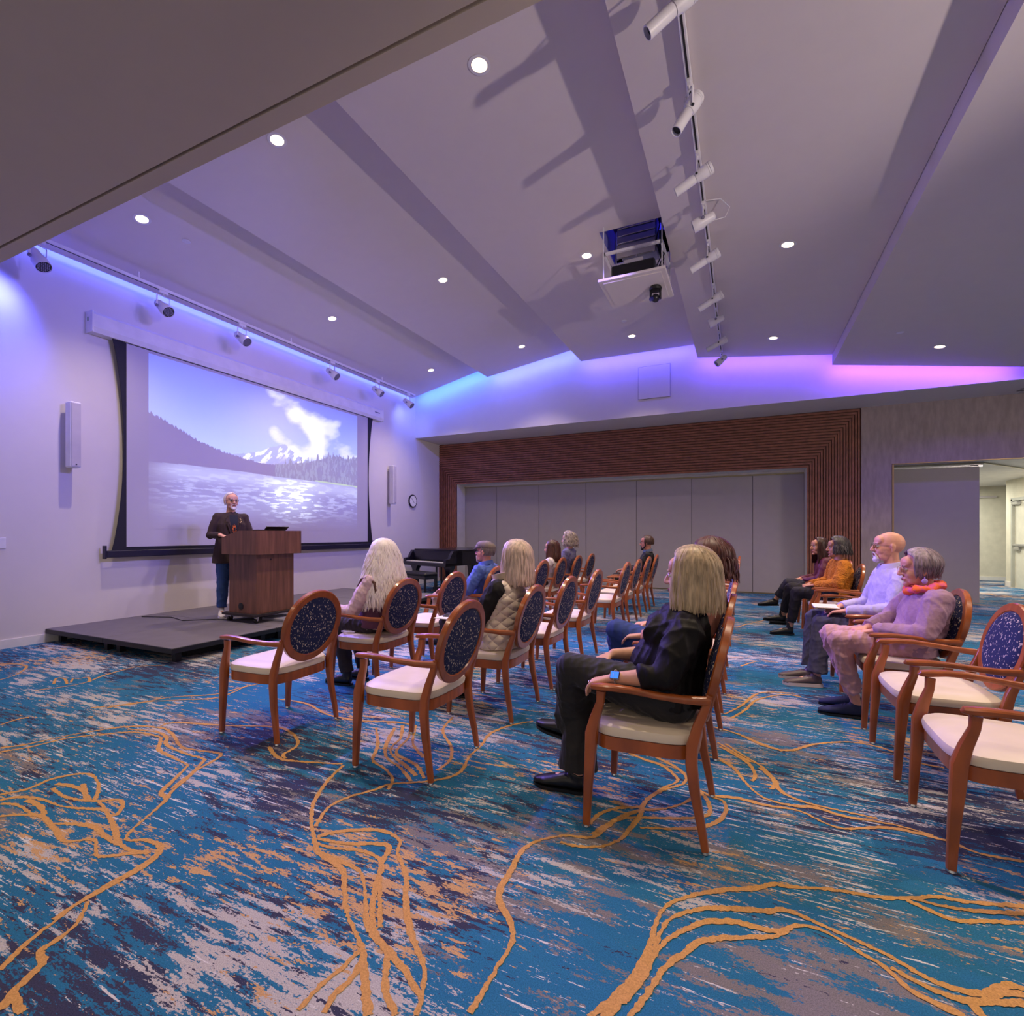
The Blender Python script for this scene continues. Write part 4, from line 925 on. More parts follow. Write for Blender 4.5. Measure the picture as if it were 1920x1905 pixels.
            mb.tube(pts, [(rw*.5, rw*.3)]+[(rw, rw*.42)]*(len(pts)-3)+[(rw*.7, rw*.3), (rw*.15, rw*.1)], 5)
        return obj(name, mb, m, parent, world=True, angle=80)

def person(label, base, J, look, group=None):
    base = Vector(base); r = empty('person', base, label, 'person', group)
    V = {k: Vector(v) for k, v in J.items() if k not in ('yaw', 'pitch', 'roll')}
    L = look; vox = L.get('vox', .008); fat = L.get('fat', 1.0); sk = L['skin']; K = L.get('head', 1.0)
    H = Head(V['hc'], J['yaw'], J.get('pitch', 0), K, J.get('roll', 0))
    lat = (V['shN']-V['shF']); lat.z = 0; lat.normalize(); hl = V.get('hipN', None)
    hipl = Vector(J['hlat']) if 'hlat' in J else lat
    hipN = V['hip']+hipl*.09*fat; hipF = V['hip']-hipl*.09*fat
    # body -----------------------------------------------------------
    mb = MB(); H.skull(mb, L.get('male', False))
    mb.caps([V['nb']+Vector((0, 0, -.03)), V['nb'].lerp(H.p(-.02, 0, -.06), .5), H.p(-.018, 0, -.04)], [.060*fat**.5, .053, .054], 16)
    tor = [V['hip']-Vector((0, 0, .03)), V['hip'], V['waist'], V['chest'], V['chest'].lerp(V['nb'], .55), V['nb']]
    tr = [(.135, .09), (.155, .10), (.13, .09), (.145, .10), (.13, .075), (.06, .05)]
    mb.tube(tor, [(a*fat*.96, b*fat*.96) for a, b in tr], 18, side=lat)
    for s_ in 'NF':
        sh, el, wr = V['sh'+s_], V['el'+s_], V['wr'+s_]
        mb.caps([V['chest'].lerp(V['nb'], .6), sh, sh.lerp(el, .3), el, el.lerp(wr, .3), wr], [.05, .050*fat, .043*fat, .035*fat, .036*fat, .025], 12)
        hd = V['hd'+s_]; hand(mb, wr+hd.normalized()*.012, hd, V.get('pn'+s_, Vector((0, 0, -1))), V.get('th'+s_, Vector((0, 1 if s_ == 'N' else -1, 0))), L.get('curl'+s_, L.get('curl', .35)), L.get('hs', .98))
        kn, an = V['kn'+s_], V['an'+s_]; hp = hipN if s_ == 'N' else hipF
        mb.caps([hp, hp.lerp(kn, .5), kn, kn.lerp(an, .3), kn.lerp(an, .6), an], [.078*fat, .066*fat, .048, .048, .040, .031], 12)
        td = (V['to'+s_]-an); td.z = min(td.z, 0)
        mb.caps([an-Vector((0, 0, .03)), an+td*.5+Vector((0, 0, -.0)), V['to'+s_]], [.03, .028, .018], 10)
    body = fuse('body', mb, sk, r, L.get('bvox', vox*.75), L.get('bsm', 4))
    # face -----------------------------------------------------------
    if L.get('face', True): H.face(r, L.get('brow', L.get('hairm')), smile=L.get('smile', .002))
    # top ------------------------------------------------------------
    mb = MB(); g = L.get('loose', .016)
    ext = L.get('hem', .05)
    hemp = V['hip']-Vector((0, 0, ext)) if 'hemp' not in V else V['hemp']
    tor = [hemp, V['hip']+Vector((0, 0, .02)), V['waist'], V['chest'], V['chest'].lerp(V['nb'], .5), V['nb']+Vector((0, 0, -.005))]
    tw = L.get('torso', [(.17, .13), (.17, .125), (.145, .115), (.16, .115), (.14, .092), (.066, .062)])
    mb.tube(tor, [(a*fat+g*.6, b*fat+g*.6) for a, b in tw], 22, side=lat)
    if L.get('bust'):
        for s__ in (-1, 1): mb.ell(V['chest']+lat*.07*s__+V['fwd']*.075*fat, (.075*fat, .075*fat, .075*fat))
    if L.get('belly'): mb.ell(V['waist']+V['fwd']*.05, (.13*fat, .13*fat, .12*fat))
    sl = L.get('sleeve', 1.0)
    for s_ in ('NF' if sl > 0 else ''):
        sh, el, wr = V['sh'+s_], V['el'+s_], V['wr'+s_]
        pts = [V['chest'].lerp(V['nb'], .62), sh, sh.lerp(el, .35), sh.lerp(el, .8), el]; rr = [.055, .058*fat+g*.8, .052*fat+g, .045*fat+g, .043*fat+g]
        if sl > 0:
            for t in (.25, .6, 1.0):
                pts.append(el.lerp(wr, t*sl)); rr.append((.042-.012*t*sl)*fat**.5+g*.75)
        pts2 = pts; mb.tube(pts2, rr, 16); mb.ell(sh, .056*fat+g*.7, nu=12, nv=8)
        mb.ell(el, .041*fat+g, nu=12, nv=8)
    if L.get('collar'):
        pass
    topm = L['top']
    t_ = fuse('top', mb, topm, r, vox, L.get('tsm', 5), L.get('wr', .016), L.get('wf', 24), seed=int(abs(base.x*100)))
    t_.name = L.get('topname', 'top')
    if L.get('collar'):
        mb = MB(); c = V['nb']+Vector((0, 0, .022)); f = V['fwd']; ring = []
        for k in range(19):
            a = -PI*.86+2*PI*.86*k/18; d = (-f*math.cos(a)+lat*math.sin(a)); ring.append((c+d*(.068*fat**.4)+f*.012+Vector((0, 0, -.028*(1-math.cos(a))*.5)), d))
        vs = []
        for p, d in ring: vs += [p-Vector((0, 0, .02)), p+Vector((0, 0, .022))-d*.004, p+Vector((0, 0, .020))+d*.010, p-Vector((0, 0, .022))+d*.026]
        mb.add(vs, [(4*i+j, 4*i+(j+1) % 4, 4*i+4+(j+1) % 4, 4*i+4+j) for i in range(18) for j in range(4)]+[(3, 2, 1, 0), tuple(4*18+j for j in range(4))]); obj('collar', mb, L['collar'], r, world=True)
    # trousers ---------------------------------------------------------
    mb = MB(); q = L.get('pl', .014)
    mb.tube([V['hip']-hipl*.10*fat, V['hip']+hipl*.10*fat], [.108*fat, .108*fat], 16); mb.ell(V['hip'], (.12*fat, .13*fat, .11*fat))
    if L.get('stand'): mb.tube([V['hip']-Vector((0, 0, .08)), V['hip']+Vector((0, 0, .1))], [(.15, .11), (.14, .10)], 16, side=lat)
    for s_ in 'NF':
        hp = hipN if s_ == 'N' else hipF; kn, an = V['kn'+s_], V['an'+s_]; fl = L.get('flare', .0)
        e = L.get('pend', .88)
        mb.ell(hp, .085*fat+q, nu=14, nv=10)
        mb.tube([hp, hp.lerp(kn, .35), hp.lerp(kn, .7), kn], [.088*fat+q, .080*fat+q, .066*fat+q, .058+q], 16)
        mb.ell(kn, .058+q, nu=14, nv=10)
        mb.tube([kn, kn.lerp(an, .35*e), kn.lerp(an, .7*e), kn.lerp(an, e)], [.056+q, .055+q+fl*.3, .047+q+fl*.6, .042+q+fl], 16)
    fuse('trousers', mb, L['pants'], r, vox, 4, L.get('pwr', .012), 22, seed=3)
    # shoes ------------------------------------------------------------
    for s_ in 'NF':
        an, to = V['an'+s_], V['to'+s_]; d = to-an; d.z = 0; d.normalize(); dd = (to-an)
        heel = an-d*.035; up = Vector((0, 0, 1)); ft = L.get('foot', 1.0)
        slope = (to.z-.03-(an.z-.085))/max(.05, (to-an).length)
        def fp(x, z): return heel+d*x*ft+Vector((0, 0, -an.z+(an.z-.085)+z+x*slope*0))
        base_z = an.z-.085; tilt = (to.z-.02-base_z)/.22
        P = lambda x, z: Vector((heel.x+d.x*x*ft, heel.y+d.y*x*ft, base_z+z+max(-.5, min(.5, tilt))*x))
        mb = MB(); side = Vector((-d.y, d.x, 0))
        mb.tube([P(0, .045), P(.03, .05), P(.09, .05), P(.15, .042), P(.20, .034), P(.245, .028), P(.268, .024)], [(.026, .028), (.036, .038), (.038, .040), (.044, .030), (.045, .024), (.034, .017), (.016, .010)], 16, side=side)
        mb.tube([P(.035, .06), P(.04, .085), P(.035, .10+L.get('boot', 0))], [(.034, .042), (.034, .042), (.032, .040)], 14, side=side)
        sh_ = fuse('shoe', mb, L['shoe'], r, .006, 3)
        mb = MB(); o_ = [(-.012, 0), (-.006, .024), (.02, .035), (.07, .034), (.12, .039), (.17, .046), (.215, .042), (.25, .028), (.27, .008)]
        o_ = o_+[(x, -y) for x, y in o_[::-1][0:]][:-1]
        vs = [P(x, .0)+side*y for x, y in o_]+[P(x, .016+L.get('sole', 0))+side*y for x, y in o_]; n_ = len(o_)
        mb.add(vs, [tuple(range(n_-1, -1, -1)), tuple(range(n_, 2*n_))]+[(k, (k+1) % n_, n_+(k+1) % n_, n_+k) for k in range(n_)]); obj('sole', mb, L.get('solem', black_m), sh_, world=True)
        if L.get('laces'):
            mb = MB()
            for k in range(4): mb.tube([P(.10+k*.016, .088-k*.008)+side*.016, P(.104+k*.016, .093-k*.008), P(.10+k*.016, .088-k*.008)-side*.016], .002, 5)
            obj('laces', mb, L['laces'], sh_, world=True)
    return r, H, V, lat

def seated(cx, cy, **o):
    """joints of someone sitting in a chair facing the screen wall (-X); N is the side nearest the camera"""
    J = dict(hip=(cx+.07, cy, .545), waist=(cx+.10, cy, .70), chest=(cx+.145, cy, .86), nb=(cx+.16, cy, .985), hc=(cx+.115, cy, 1.115), yaw=180, pitch=0, fwd=(-1, 0, 0),
             shN=(cx+.15, cy-.165, .925), shF=(cx+.15, cy+.165, .925), elN=(cx+.02, cy-.25, .695), elF=(cx+.02, cy+.25, .695), wrN=(cx-.20, cy-.235, .675), wrF=(cx-.20, cy+.235, .675),
             hdN=(-1, .1, -.15), hdF=(-1, -.1, -.15), thN=(0, 1, 0), thF=(0, -1, 0),
             knN=(cx-.38, cy-.10, .525), knF=(cx-.38, cy+.10, .525), anN=(cx-.34, cy-.10, .087), anF=(cx-.34, cy+.10, .087), toN=(cx-.53, cy-.11, .02), toF=(cx-.53, cy+.11, .02))
    for k in list(J):
        if k in o: J[k] = o[k]
    for k in o:
        if k not in J: J[k] = o[k]
    return J
fair = skin_mat('fair_skin', (214, 160, 136)); ruddy = skin_mat('ruddy_skin', (206, 140, 118)); tan_ = skin_mat('tan_skin', (196, 140, 108)); deep = skin_mat('olive_skin', (178, 122, 92))
blk = M('black_cloth', (20, 17, 20), .75, bump=.2, bs=60, sheen=.1); blk_silk = M('black_satin', (14, 10, 12), .6, spec=.25, bump=.35, bs=18, bd=.008)
shoe_b = M('black_leather', (14, 13, 16), .4)

# 1 woman in black, nearest
cx, cy = -.385, 2.40
r, H, V, lat = person('woman dressed all in black with a grey-blonde bob, sitting with a smartwatch on her wrist', (cx, cy, 0),
  seated(cx, cy, hip=(cx+.08, cy, .565), waist=(cx+.09, cy, .70), chest=(cx+.125, cy, .85), nb=(cx+.17, cy, .975), hc=(cx+.165, cy, 1.10), yaw=170,
    shN=(cx+.165, cy-.160, .875), shF=(cx+.13, cy+.17, .905), elN=(cx+.09, cy-.25, .70), wrN=(cx-.13, cy-.235, .665), hdN=(-1, .05, -.28), pnN=(0, 0, -1),
    elF=(cx-.04, cy+.22, .68), wrF=(cx-.20, cy+.06, .70), hdF=(-.8, -.5, -.35),
    knN=(cx-.37, cy-.10, .655), anN=(cx-.41, cy+.08, .30), toN=(cx-.60, cy+.12, .26), knF=(cx-.36, cy+.04, .53), anF=(cx-.37, cy+.0, .09), toF=(cx-.56, cy-.0, .02)),
  dict(skin=fair, top=blk_silk, pants=blk, shoe=shoe_b, hairm=hair_mat('grey_blonde_hair', (176, 152, 122)), bust=1, fat=1.12, sleeve=.42, loose=.02, vox=.008, bvox=.0055, flare=.045, pend=.93, wr=.020, wf=22, belly=1, hem=.03, curl=.42, hs=1.0, topname='blouse'))
hm = hair_mat('grey_blonde_locks', (182, 158, 128), .4)
H.hair(r, hm, 900, .335, face=58, w=.0058, vol=.012, flare=.016, seed=4, wave=.003)
mb = MB(); w0 = V['wrN']; d = Vector((-1, .05, -.2)).normalized(); q = d.to_track_quat('Z', 'Y').to_matrix()
mb.tube([w0+d*-.012+q @ Vector((math.cos(t)*.033, math.sin(t)*.027, 0)) for t in [2*PI*k/20 for k in range(21)]], (.010, .002), 8, cap=False)
wt = obj('wristwatch', mb, M('pale_strap', (170, 165, 170), .5), r, world=True)
mb = MB(); c = w0+d*-.012+Vector((.0, -.026, .018)); Rm = Matrix.Rotation(math.radians(48), 3, 'X')
def rbox(mb, c, sx, sy, sz, R): k = len(mb.v); mb.box(-sx, sx, -sy, sy, -sz, sz, min(sx, sy, sz)*.6); mb.v[k:] = [tuple(Vector(c)+R @ Vector(v)) for v in mb.v[k:]]
rbox(mb, c, .021, .019, .006, Rm); mb.cm = 1; rbox(mb, c+Rm @ Vector((0, 0, .0055)), .017, .0155, .001, Rm)
obj('watch_case', mb, [M('silver_case', (200, 200, 205), .2, 1), M('watch_screen', (20, 50, 150), .2, emit=(.05, .2, 1), es=1.2)], wt, world=True)
mb = MB(); hp = w0+Vector((-.105, -.012, -.028)); mb.tube([hp+Vector((math.cos(t)*.002, math.cos(t)*.0095, math.sin(t)*.0095)) for t in [2*PI*k/14 for k in range(15)]], .0014, 5, cap=False); obj('ring', mb, M('silver', (220, 215, 205), .2, 1), r, world=True)

# 2 brown-haired person in jeans
cx, cy = -.385, 3.32
r, H, V, lat = person('brown-haired person in a peach top and blue jeans, mostly hidden behind the woman in black', (cx, cy, 0),
  seated(cx, cy, hc=(cx+.19, cy, 1.12), nb=(cx+.21, cy, .985), chest=(cx+.19, cy, .86), shN=(cx+.21, cy-.17, .92), shF=(cx+.2, cy+.17, .92), yaw=165, knN=(cx-.37, cy-.05, .66), anN=(cx-.34, cy+.1, .35), toN=(cx-.5, cy+.15, .3), knF=(cx-.40, cy+.08, .57), wrN=(cx-.18, cy-.15, .66)),
  dict(skin=fair, top=M('peach_blouse', (214, 152, 128), .7), pants=M('denim_blue', (38, 62, 130), .8, bump=.3, bs=200), shoe=shoe_b, hairm=hair_mat('brown_hair', (72, 40, 34)), hem=.06, vox=.009, topname='blouse'))
H.hair(r, hair_mat('auburn_brown_locks', (84, 44, 40), .4), 620, .30, face=60, w=.009, vol=.026, flare=.03, wave=.008, seed=9)

# 3 woman with long white hair
cx, cy = -2.835, 3.35
r, H, V, lat = person('woman with very long white hair in a pale pink top and plum vest', (cx, cy, 0),
  seated(cx, cy, hc=(cx+.065, cy-.0, 1.105), nb=(cx+.065, cy, .98), chest=(cx+.055, cy, .84), waist=(cx+.04, cy, .69), hip=(cx+.03, cy, .545), yaw=178, shN=(cx+.08, cy-.17, .90), shF=(cx+.06, cy+.17, .90), elN=(cx-.03, cy-.25, .665), wrN=(cx-.24, cy-.25, .675), hdN=(-1, 0, -.35), knN=(cx-.33, cy-.09, .52), knF=(cx-.33, cy+.10, .52), anN=(cx-.24, cy-.08, .087), anF=(cx-.22, cy+.10, .087), toN=(cx-.43, cy-.09, .02), toF=(cx-.41, cy+.11, .02)),
  dict(skin=fair, top=M('pale_pink_knit', (216, 184, 196), .85, bump=.3, bs=150), pants=M('charcoal_trousers', (48, 40, 46), .8, bump=.3, bs=120), shoe=shoe_b, boot=.06, pend=.95, hairm=hair_mat('white_hair', (232, 218, 210), .12), hem=.04, topname='sweater', vox=.008))
mb = MB(); tor = [V['hip']-Vector((0, 0, .02)), V['waist'], V['chest'], V['chest'].lerp(V['nb'], .5), V['nb']-Vector((0, 0, .01))]
mb.tube(tor, [(.195, .155), (.178, .143), (.188, .142), (.152, .118), (.085, .08)], 22, side=lat)
fuse('vest', mb, M('plum_vest', (110, 66, 92), .9, bump=.6, bs=60), r, .009, 4, .004, 30)
for s__ in (-1, 1):
    mb = MB(); mb.tube([V['chest']+lat*s__*(.19 if z < .5 else .17)+Vector((x, 0, z)) for x, z in ((-.07, -.06), (-.09, .02), (-.05, .085), (.02, .10), (.08, .06), (.10, -.02), (.08, -.10))], .013, 8); obj('fur_trim', mb, M('brown_fur', (96, 66, 60), .95, bump=1, bs=160), r, world=True)
mb = MB(); mb.tube([V['wrN']+Vector((0, math.cos(t)*.036, math.sin(t)*.034)) for t in [2*PI*k/16 for k in range(17)]], .009, 8, cap=False); obj('bracelet', mb, M('dark_beads', (70, 36, 44), .5, bump=1, bs=90), r, world=True)
H.hair(r, hair_mat('white_locks', (246, 232, 234), .10), 1300, .60, face=58, w=.0080, vol=.018, flare=.11, fh=.30, wave=.014, seed=12, back=.0)
mb = MB(); mb.tube([(cx-.20, cy-.30+.13, .484), (cx-.12, cy-.16, .489), (cx-.05, cy-.15, .489), (cx-.07, cy-.19, .489), (cx-.15, cy-.21, .487), (cx-.20, cy-.19, .484)], .006, 6)
tag(obj('white_cord', mb, whitep_m), 'looped white cord lying on the seat beside the white-haired woman', 'cord')

# 4 woman in the cream quilted vest
cx, cy = -1.68, 3.32
qv = M('cream_quilted', (222, 204, 190), .45); nt = qv.node_tree; N = nt.nodes; tc = N.new('ShaderNodeTexCoord'); adds = []
for s__ in (1, -1):
    mp = N.new('ShaderNodeMapping'); mp.inputs['Rotation'].default_value = (0, s__*.75, 0); nt.links.new(tc.outputs['Object'], mp.inputs[0])
    wv = N.new('ShaderNodeTexWave'); wv.bands_direction = 'Z'; wv.inputs['Scale'].default_value = 5.5; wv.inputs['Distortion'].default_value = 1.2; nt.links.new(mp.outputs[0], wv.inputs['Vector']); adds.append(wv)
mn = N.new('ShaderNodeMath'); mn.operation = 'MULTIPLY'
for i, w_ in enumerate(adds):
    pw = N.new('ShaderNodeMath'); pw.operation = 'POWER'; pw.inputs[1].default_value = .35; nt.links.new(w_.outputs['Fac'], pw.inputs[0]); nt.links.new(pw.outputs[0], mn.inputs[i])
bp = N.new('ShaderNodeBump'); bp.inputs['Distance'].default_value = .014; bp.inputs['Strength'].default_value = .9; nt.links.new(mn.outputs[0], bp.inputs['Height']); nt.links.new(bp.outputs[0], N['Principled BSDF'].inputs['Normal'])
r, H, V, lat = person('blonde woman in a cream quilted vest over black sleeves, seen from behind', (cx, cy, 0),
  seated(cx, cy, hc=(cx+.16, cy, 1.11), nb=(cx+.13, cy, .98), chest=(cx+.09, cy, .85), waist=(cx+.06, cy, .69), hip=(cx+.04, cy, .55), yaw=176, shN=(cx+.09, cy-.17, .90), shF=(cx+.08, cy+.17, .9), elN=(cx-.04, cy-.20, .66), wrN=(cx-.22, cy-.13, .64), wrF=(cx-.24, cy+.08, .64), hdN=(-.8, .5, -.1), knN=(cx-.36, cy-.08, .62), anN=(cx-.46, cy+.06, .26), toN=(cx-.66, cy+.06, .24), knF=(cx-.36, cy+.07, .54)),
  dict(skin=fair, top=M('black_knit', (16, 13, 17), .85), pants=M('dark_grey_trousers', (52, 46, 52), .8), shoe=shoe_b, hairm=hair_mat('blonde_hair', (206, 178, 160)), hem=.0, topname='sweater', vox=.009))
mb = MB(); tor = [V['hip']-Vector((-.0, 0, .075)), V['hip'], V['waist'], V['chest'], V['chest'].lerp(V['nb'], .5), V['nb']-Vector((0, 0, .01))]
mb.tube(tor, [(.225, .19), (.215, .175), (.185, .148), (.195, .150), (.165, .128), (.095, .088)], 24, side=lat)
for s__ in (-1, 1): mb.ell(V['chest'].lerp(V['nb'], .5)+lat*s__*.12+Vector((0, 0, -.01)), (.07, .05, .06))
fuse('vest', mb, qv, r, .009, 4, .007, 22)
mb = MB(); vs = []; n_ = 20
for k in range(n_+1):
    a = -PI*.88+2*PI*.88*k/n_; d_ = Vector((math.cos(a), math.sin(a), 0)); f_ = (1-math.cos(a))/2
    p = V['nb']+Vector((-.01, 0, -.01-.05*f_))
    vs += [p+d_*.088, p+d_*(.088+.03*f_)+Vector((0, 0, .075)), p+d_*(.104+.035*f_)+Vector((0, 0, .072)), p+d_*.110+Vector((0, 0, -.01))]
mb.add(vs, [(4*i+j, 4*i+(j+1) % 4, 4*i+4+(j+1) % 4, 4*i+4+j) for i in range(n_) for j in range(4)]); obj('vest_collar', mb, M('cream_collar', (206, 182, 156), .7), r, world=True)
H.hair(r, hair_mat('blonde_locks', (208, 182, 166), .35), 700, .375, face=55, w=.0075, vol=.012, flare=.012, wave=.004, seed=21)
pp = MB(); pp.box(cx-.42, cx-.24, cy-.2, cy+.0, .665, .668); tag(obj('paper_sheet', pp, paper_m, None, False), 'white sheet of paper held by the woman in the cream vest', 'paper')

# 5 man in flat cap
cx, cy = -2.835, 5.01
r, H, V, lat = person('man in a grey flat cap, glasses and blue shirt looking towards the stage', (cx, cy, 0),
  seated(cx, cy, hc=(cx+.165, cy, 1.085), nb=(cx+.19, cy, .955), chest=(cx+.20, cy, .82), waist=(cx+.16, cy, .68), hip=(cx+.10, cy, .55), yaw=184, pitch=4, shN=(cx+.19, cy-.19, .88), shF=(cx+.17, cy+.19, .88), elN=(cx+.10, cy-.27, .67), elF=(cx+.1, cy+.27, .67), knN=(cx-.38, cy-.14, .56), anN=(cx-.36, cy-.12, .087)),
  dict(skin=ruddy, male=1, top=M('blue_shirt', (72, 96, 168), .8, bump=.2, bs=150), pants=M('khaki_trousers', (170, 138, 112), .8), shoe=shoe_b, hairm=hair_mat('grey_beard', (150, 140, 140)), collar=M('blue_collar', (66, 88, 160), .8), hem=.06, fat=1.12, vox=.009, topname='shirt'))
H.glasses(r); H.hair(r, hair_mat('short_grey_hair', (120, 106, 104)), 220, .20, face=75, w=.006, vol=-.004, flare=-.02, seed=5); H.beard(r, hair_mat('grey_stubble', (186, 160, 150)), False)
mb = MB(); H.ell(mb, (-.012, 0, .072), (.118, .094, .058), -.12); H.ell(mb, (.045, 0, .060), (.075, .082, .032), .14)
fuse('flat_cap', mb, M('grey_tweed', (118, 104, 102), .95, bump=.6, bs=120), r, .006, 4, .003, 40)
mb = MB(); H.ell(mb, (.088, 0, .040), (.055, .062, .010), .28); obj('cap_brim', mb, M('brim_grey', (100, 90, 92), .9), r, world=True)

# 6 woman in white jacket
cx, cy = -2.835, 7.24
r, H, V, lat = person('woman with long brown hair in a white jacket, smiling in profile', (cx, cy, 0),
  seated(cx, cy, hc=(cx+.145, cy, 1.06), nb=(cx+.17, cy, .93), chest=(cx+.15, cy, .81), shN=(cx+.18, cy-.16, .87), shF=(cx+.15, cy+.16, .87), yaw=188, wrN=(cx-.23, cy-.25, .68)),
  dict(skin=fair, top=M('white_jacket', (228, 216, 210), .7), pants=M('black_trousers', (26, 22, 28), .8), shoe=shoe_b, hairm=hair_mat('dark_brown_hair', (70, 40, 30)), hem=.13, vox=.010, bvox=.007, topname='jacket', smile=.006))
H.hair(r, hair_mat('dark_brown_locks', (80, 46, 36), .4), 420, .38, face=58, w=.009, vol=.006, flare=.02, wave=.006, seed=31)

# 7 curly grey hair
cx, cy = -2.835, 8.07
r, H, V, lat = person('person with shoulder-length curly grey hair in a grey-blue jacket', (cx, cy, 0),
  seated(cx, cy, hc=(cx+.14, cy, 1.185), nb=(cx+.16, cy, 1.05), chest=(cx+.15, cy, .90), waist=(cx+.10, cy, .72), shN=(cx+.17, cy-.18, .98), shF=(cx+.15, cy+.18, .98), yaw=190),
  dict(skin=fair, top=M('grey_blue_jacket', (108, 104, 138), .85), pants=M('navy_trousers', (30, 28, 44), .8), shoe=shoe_b, hairm=hair_mat('grey_hair', (150, 136, 130)), hem=.1, fat=1.08, vox=.010, bvox=.007, topname='jacket'))
H.hair(r, hair_mat('curly_grey_locks', (178, 162, 152), .45), 420, .30, style='curly', face=60, w=.008, vol=.016, flare=.03, wave=.012, seed=41)

# 8 bearded man
cx, cy = -1.68, 8.87
r, H, V, lat = person('bearded man with glasses in a black jacket, sitting at the far end', (cx, cy, 0),
  seated(cx, cy, hc=(cx+.15, cy, 1.13), nb=(cx+.18, cy, .99), chest=(cx+.17, cy, .86), shN=(cx+.19, cy-.18, .92), shF=(cx+.16, cy+.18, .92), yaw=186, anN=(cx-.22, cy-.1, .087), toN=(cx-.41, cy-.1, .02)),
  dict(skin=ruddy, male=1, top=M('black_jacket', (22, 19, 27), .75), pants=M('black_slacks', (20, 18, 24), .8), shoe=shoe_b, collar=M('slate_collar', (84, 96, 124), .8), hairm=hair_mat('brown_beard', (60, 42, 36)), hem=.08, vox=.010, bvox=.006, topname='jacket'))
H.glasses(r); H.beard(r, hair_mat('dark_beard', (52, 36, 34)), True); H.hair(r, hair_mat('short_brown_hair', (84, 62, 54)), 300, .20, face=66, w=.007, vol=.002, flare=-.015, seed=51)

# 9 maroon blouse
cx, cy = .975, 8.03
r, H, V, lat = person('woman with long dark hair in a maroon blouse, legs crossed, farthest in the right-hand row', (cx, cy, 0),
  seated(cx, cy, hc=(cx-.02, cy, 1.115), nb=(cx+.03, cy, .98), chest=(cx+.06, cy, .84), waist=(cx+.05, cy, .69), hip=(cx+.04, cy, .545), shN=(cx+.05, cy-.16, .91), shF=(cx+.0, cy+.16, .91), yaw=200, elN=(cx-.04, cy-.22, .69), wrN=(cx-.21, cy-.08, .66), hdN=(-.8, .4, -.2), wrF=(cx-.24, cy+.06, .66), hdF=(-.8, -.4, -.2),
    knN=(cx-.40, cy-.06, .60), anN=(cx-.55, cy+.04, .35), toN=(cx-.73, cy+.04, .27), knF=(cx-.36, cy+.05, .53), anF=(cx-.40, cy+.02, .087), toF=(cx-.58, cy+.02, .02)),
  dict(skin=tan_, top=M('maroon_blouse', (92, 24, 46), .55), pants=M('black_jeans', (30, 28, 40), .8), shoe=shoe_b, hairm=hair_mat('black_brown_hair', (44, 26, 26)), hem=.03, vox=.010, bvox=.006, topname='blouse', pend=.80, smile=.004))
H.hair(r, hair_mat('dark_brown_long_locks', (60, 30, 28), .4), 360, .40, face=55, w=.008, vol=.0, flare=.004, wave=.004, seed=61)

# 10 mustard sweater
cx, cy = .975, 7.25
knit = M('mustard_cable_knit', (196, 118, 30), .95, var=.2, vs=30); nt = knit.node_tree; N = nt.nodes; tc = N.new('ShaderNodeTexCoord'); vo = N.new('ShaderNodeTexVoronoi'); vo.inputs['Scale'].default_value = 34; vo.feature = 'DISTANCE_TO_EDGE'
nt.links.new(tc.outputs['Object'], vo.inputs['Vector']); bp = N.new('ShaderNodeBump'); bp.inputs['Distance'].default_value = .012; bp.inputs['Strength'].default_value = 1; bp.invert = True; nt.links.new(vo.outputs['Distance'], bp.inputs['Height']); nt.links.new(bp.outputs[0], N['Principled BSDF'].inputs['Normal'])
r, H, V, lat = person('woman with dark grey-streaked bob in a mustard cable-knit sweater, legs crossed', (cx, cy, 0),
  seated(cx, cy, hc=(cx+.075, cy, 1.12), nb=(cx+.10, cy, .985), chest=(cx+.12, cy, .84), waist=(cx+.10, cy, .69), hip=(cx+.06, cy, .545), shN=(cx+.13, cy-.17, .91), shF=(cx+.08, cy+.17, .91), yaw=186, elN=(cx+.05, cy-.24, .70), wrN=(cx-.17, cy-.10, .66), hdN=(-.8, .5, -.2), wrF=(cx-.20, cy+.06, .66), hdF=(-.8, -.5, -.2),
    knN=(cx-.36, cy-.06, .56), anN=(cx-.43, cy-.02, .10), toN=(cx-.63, cy-.02, .02), knF=(cx-.42, cy+.05, .60), anF=(cx-.50, cy+.16, .22), toF=(cx-.69, cy+.18, .16)),
  dict(skin=tan_, top=knit, pants=M('black_trousers_2', (24, 20, 26), .8), shoe=shoe_b, boot=.05, hairm=hair_mat('black_hair', (34, 28, 32)), hem=.07, vox=.009, bvox=.0055, loose=.026, topname='sweater', pend=.84))
H.hair(r, hair_mat('salt_and_pepper_locks', (58, 50, 54), .75), 560, .275, face=60, w=.008, vol=.016, flare=.03, wave=.010, jag=.25, seed=71)

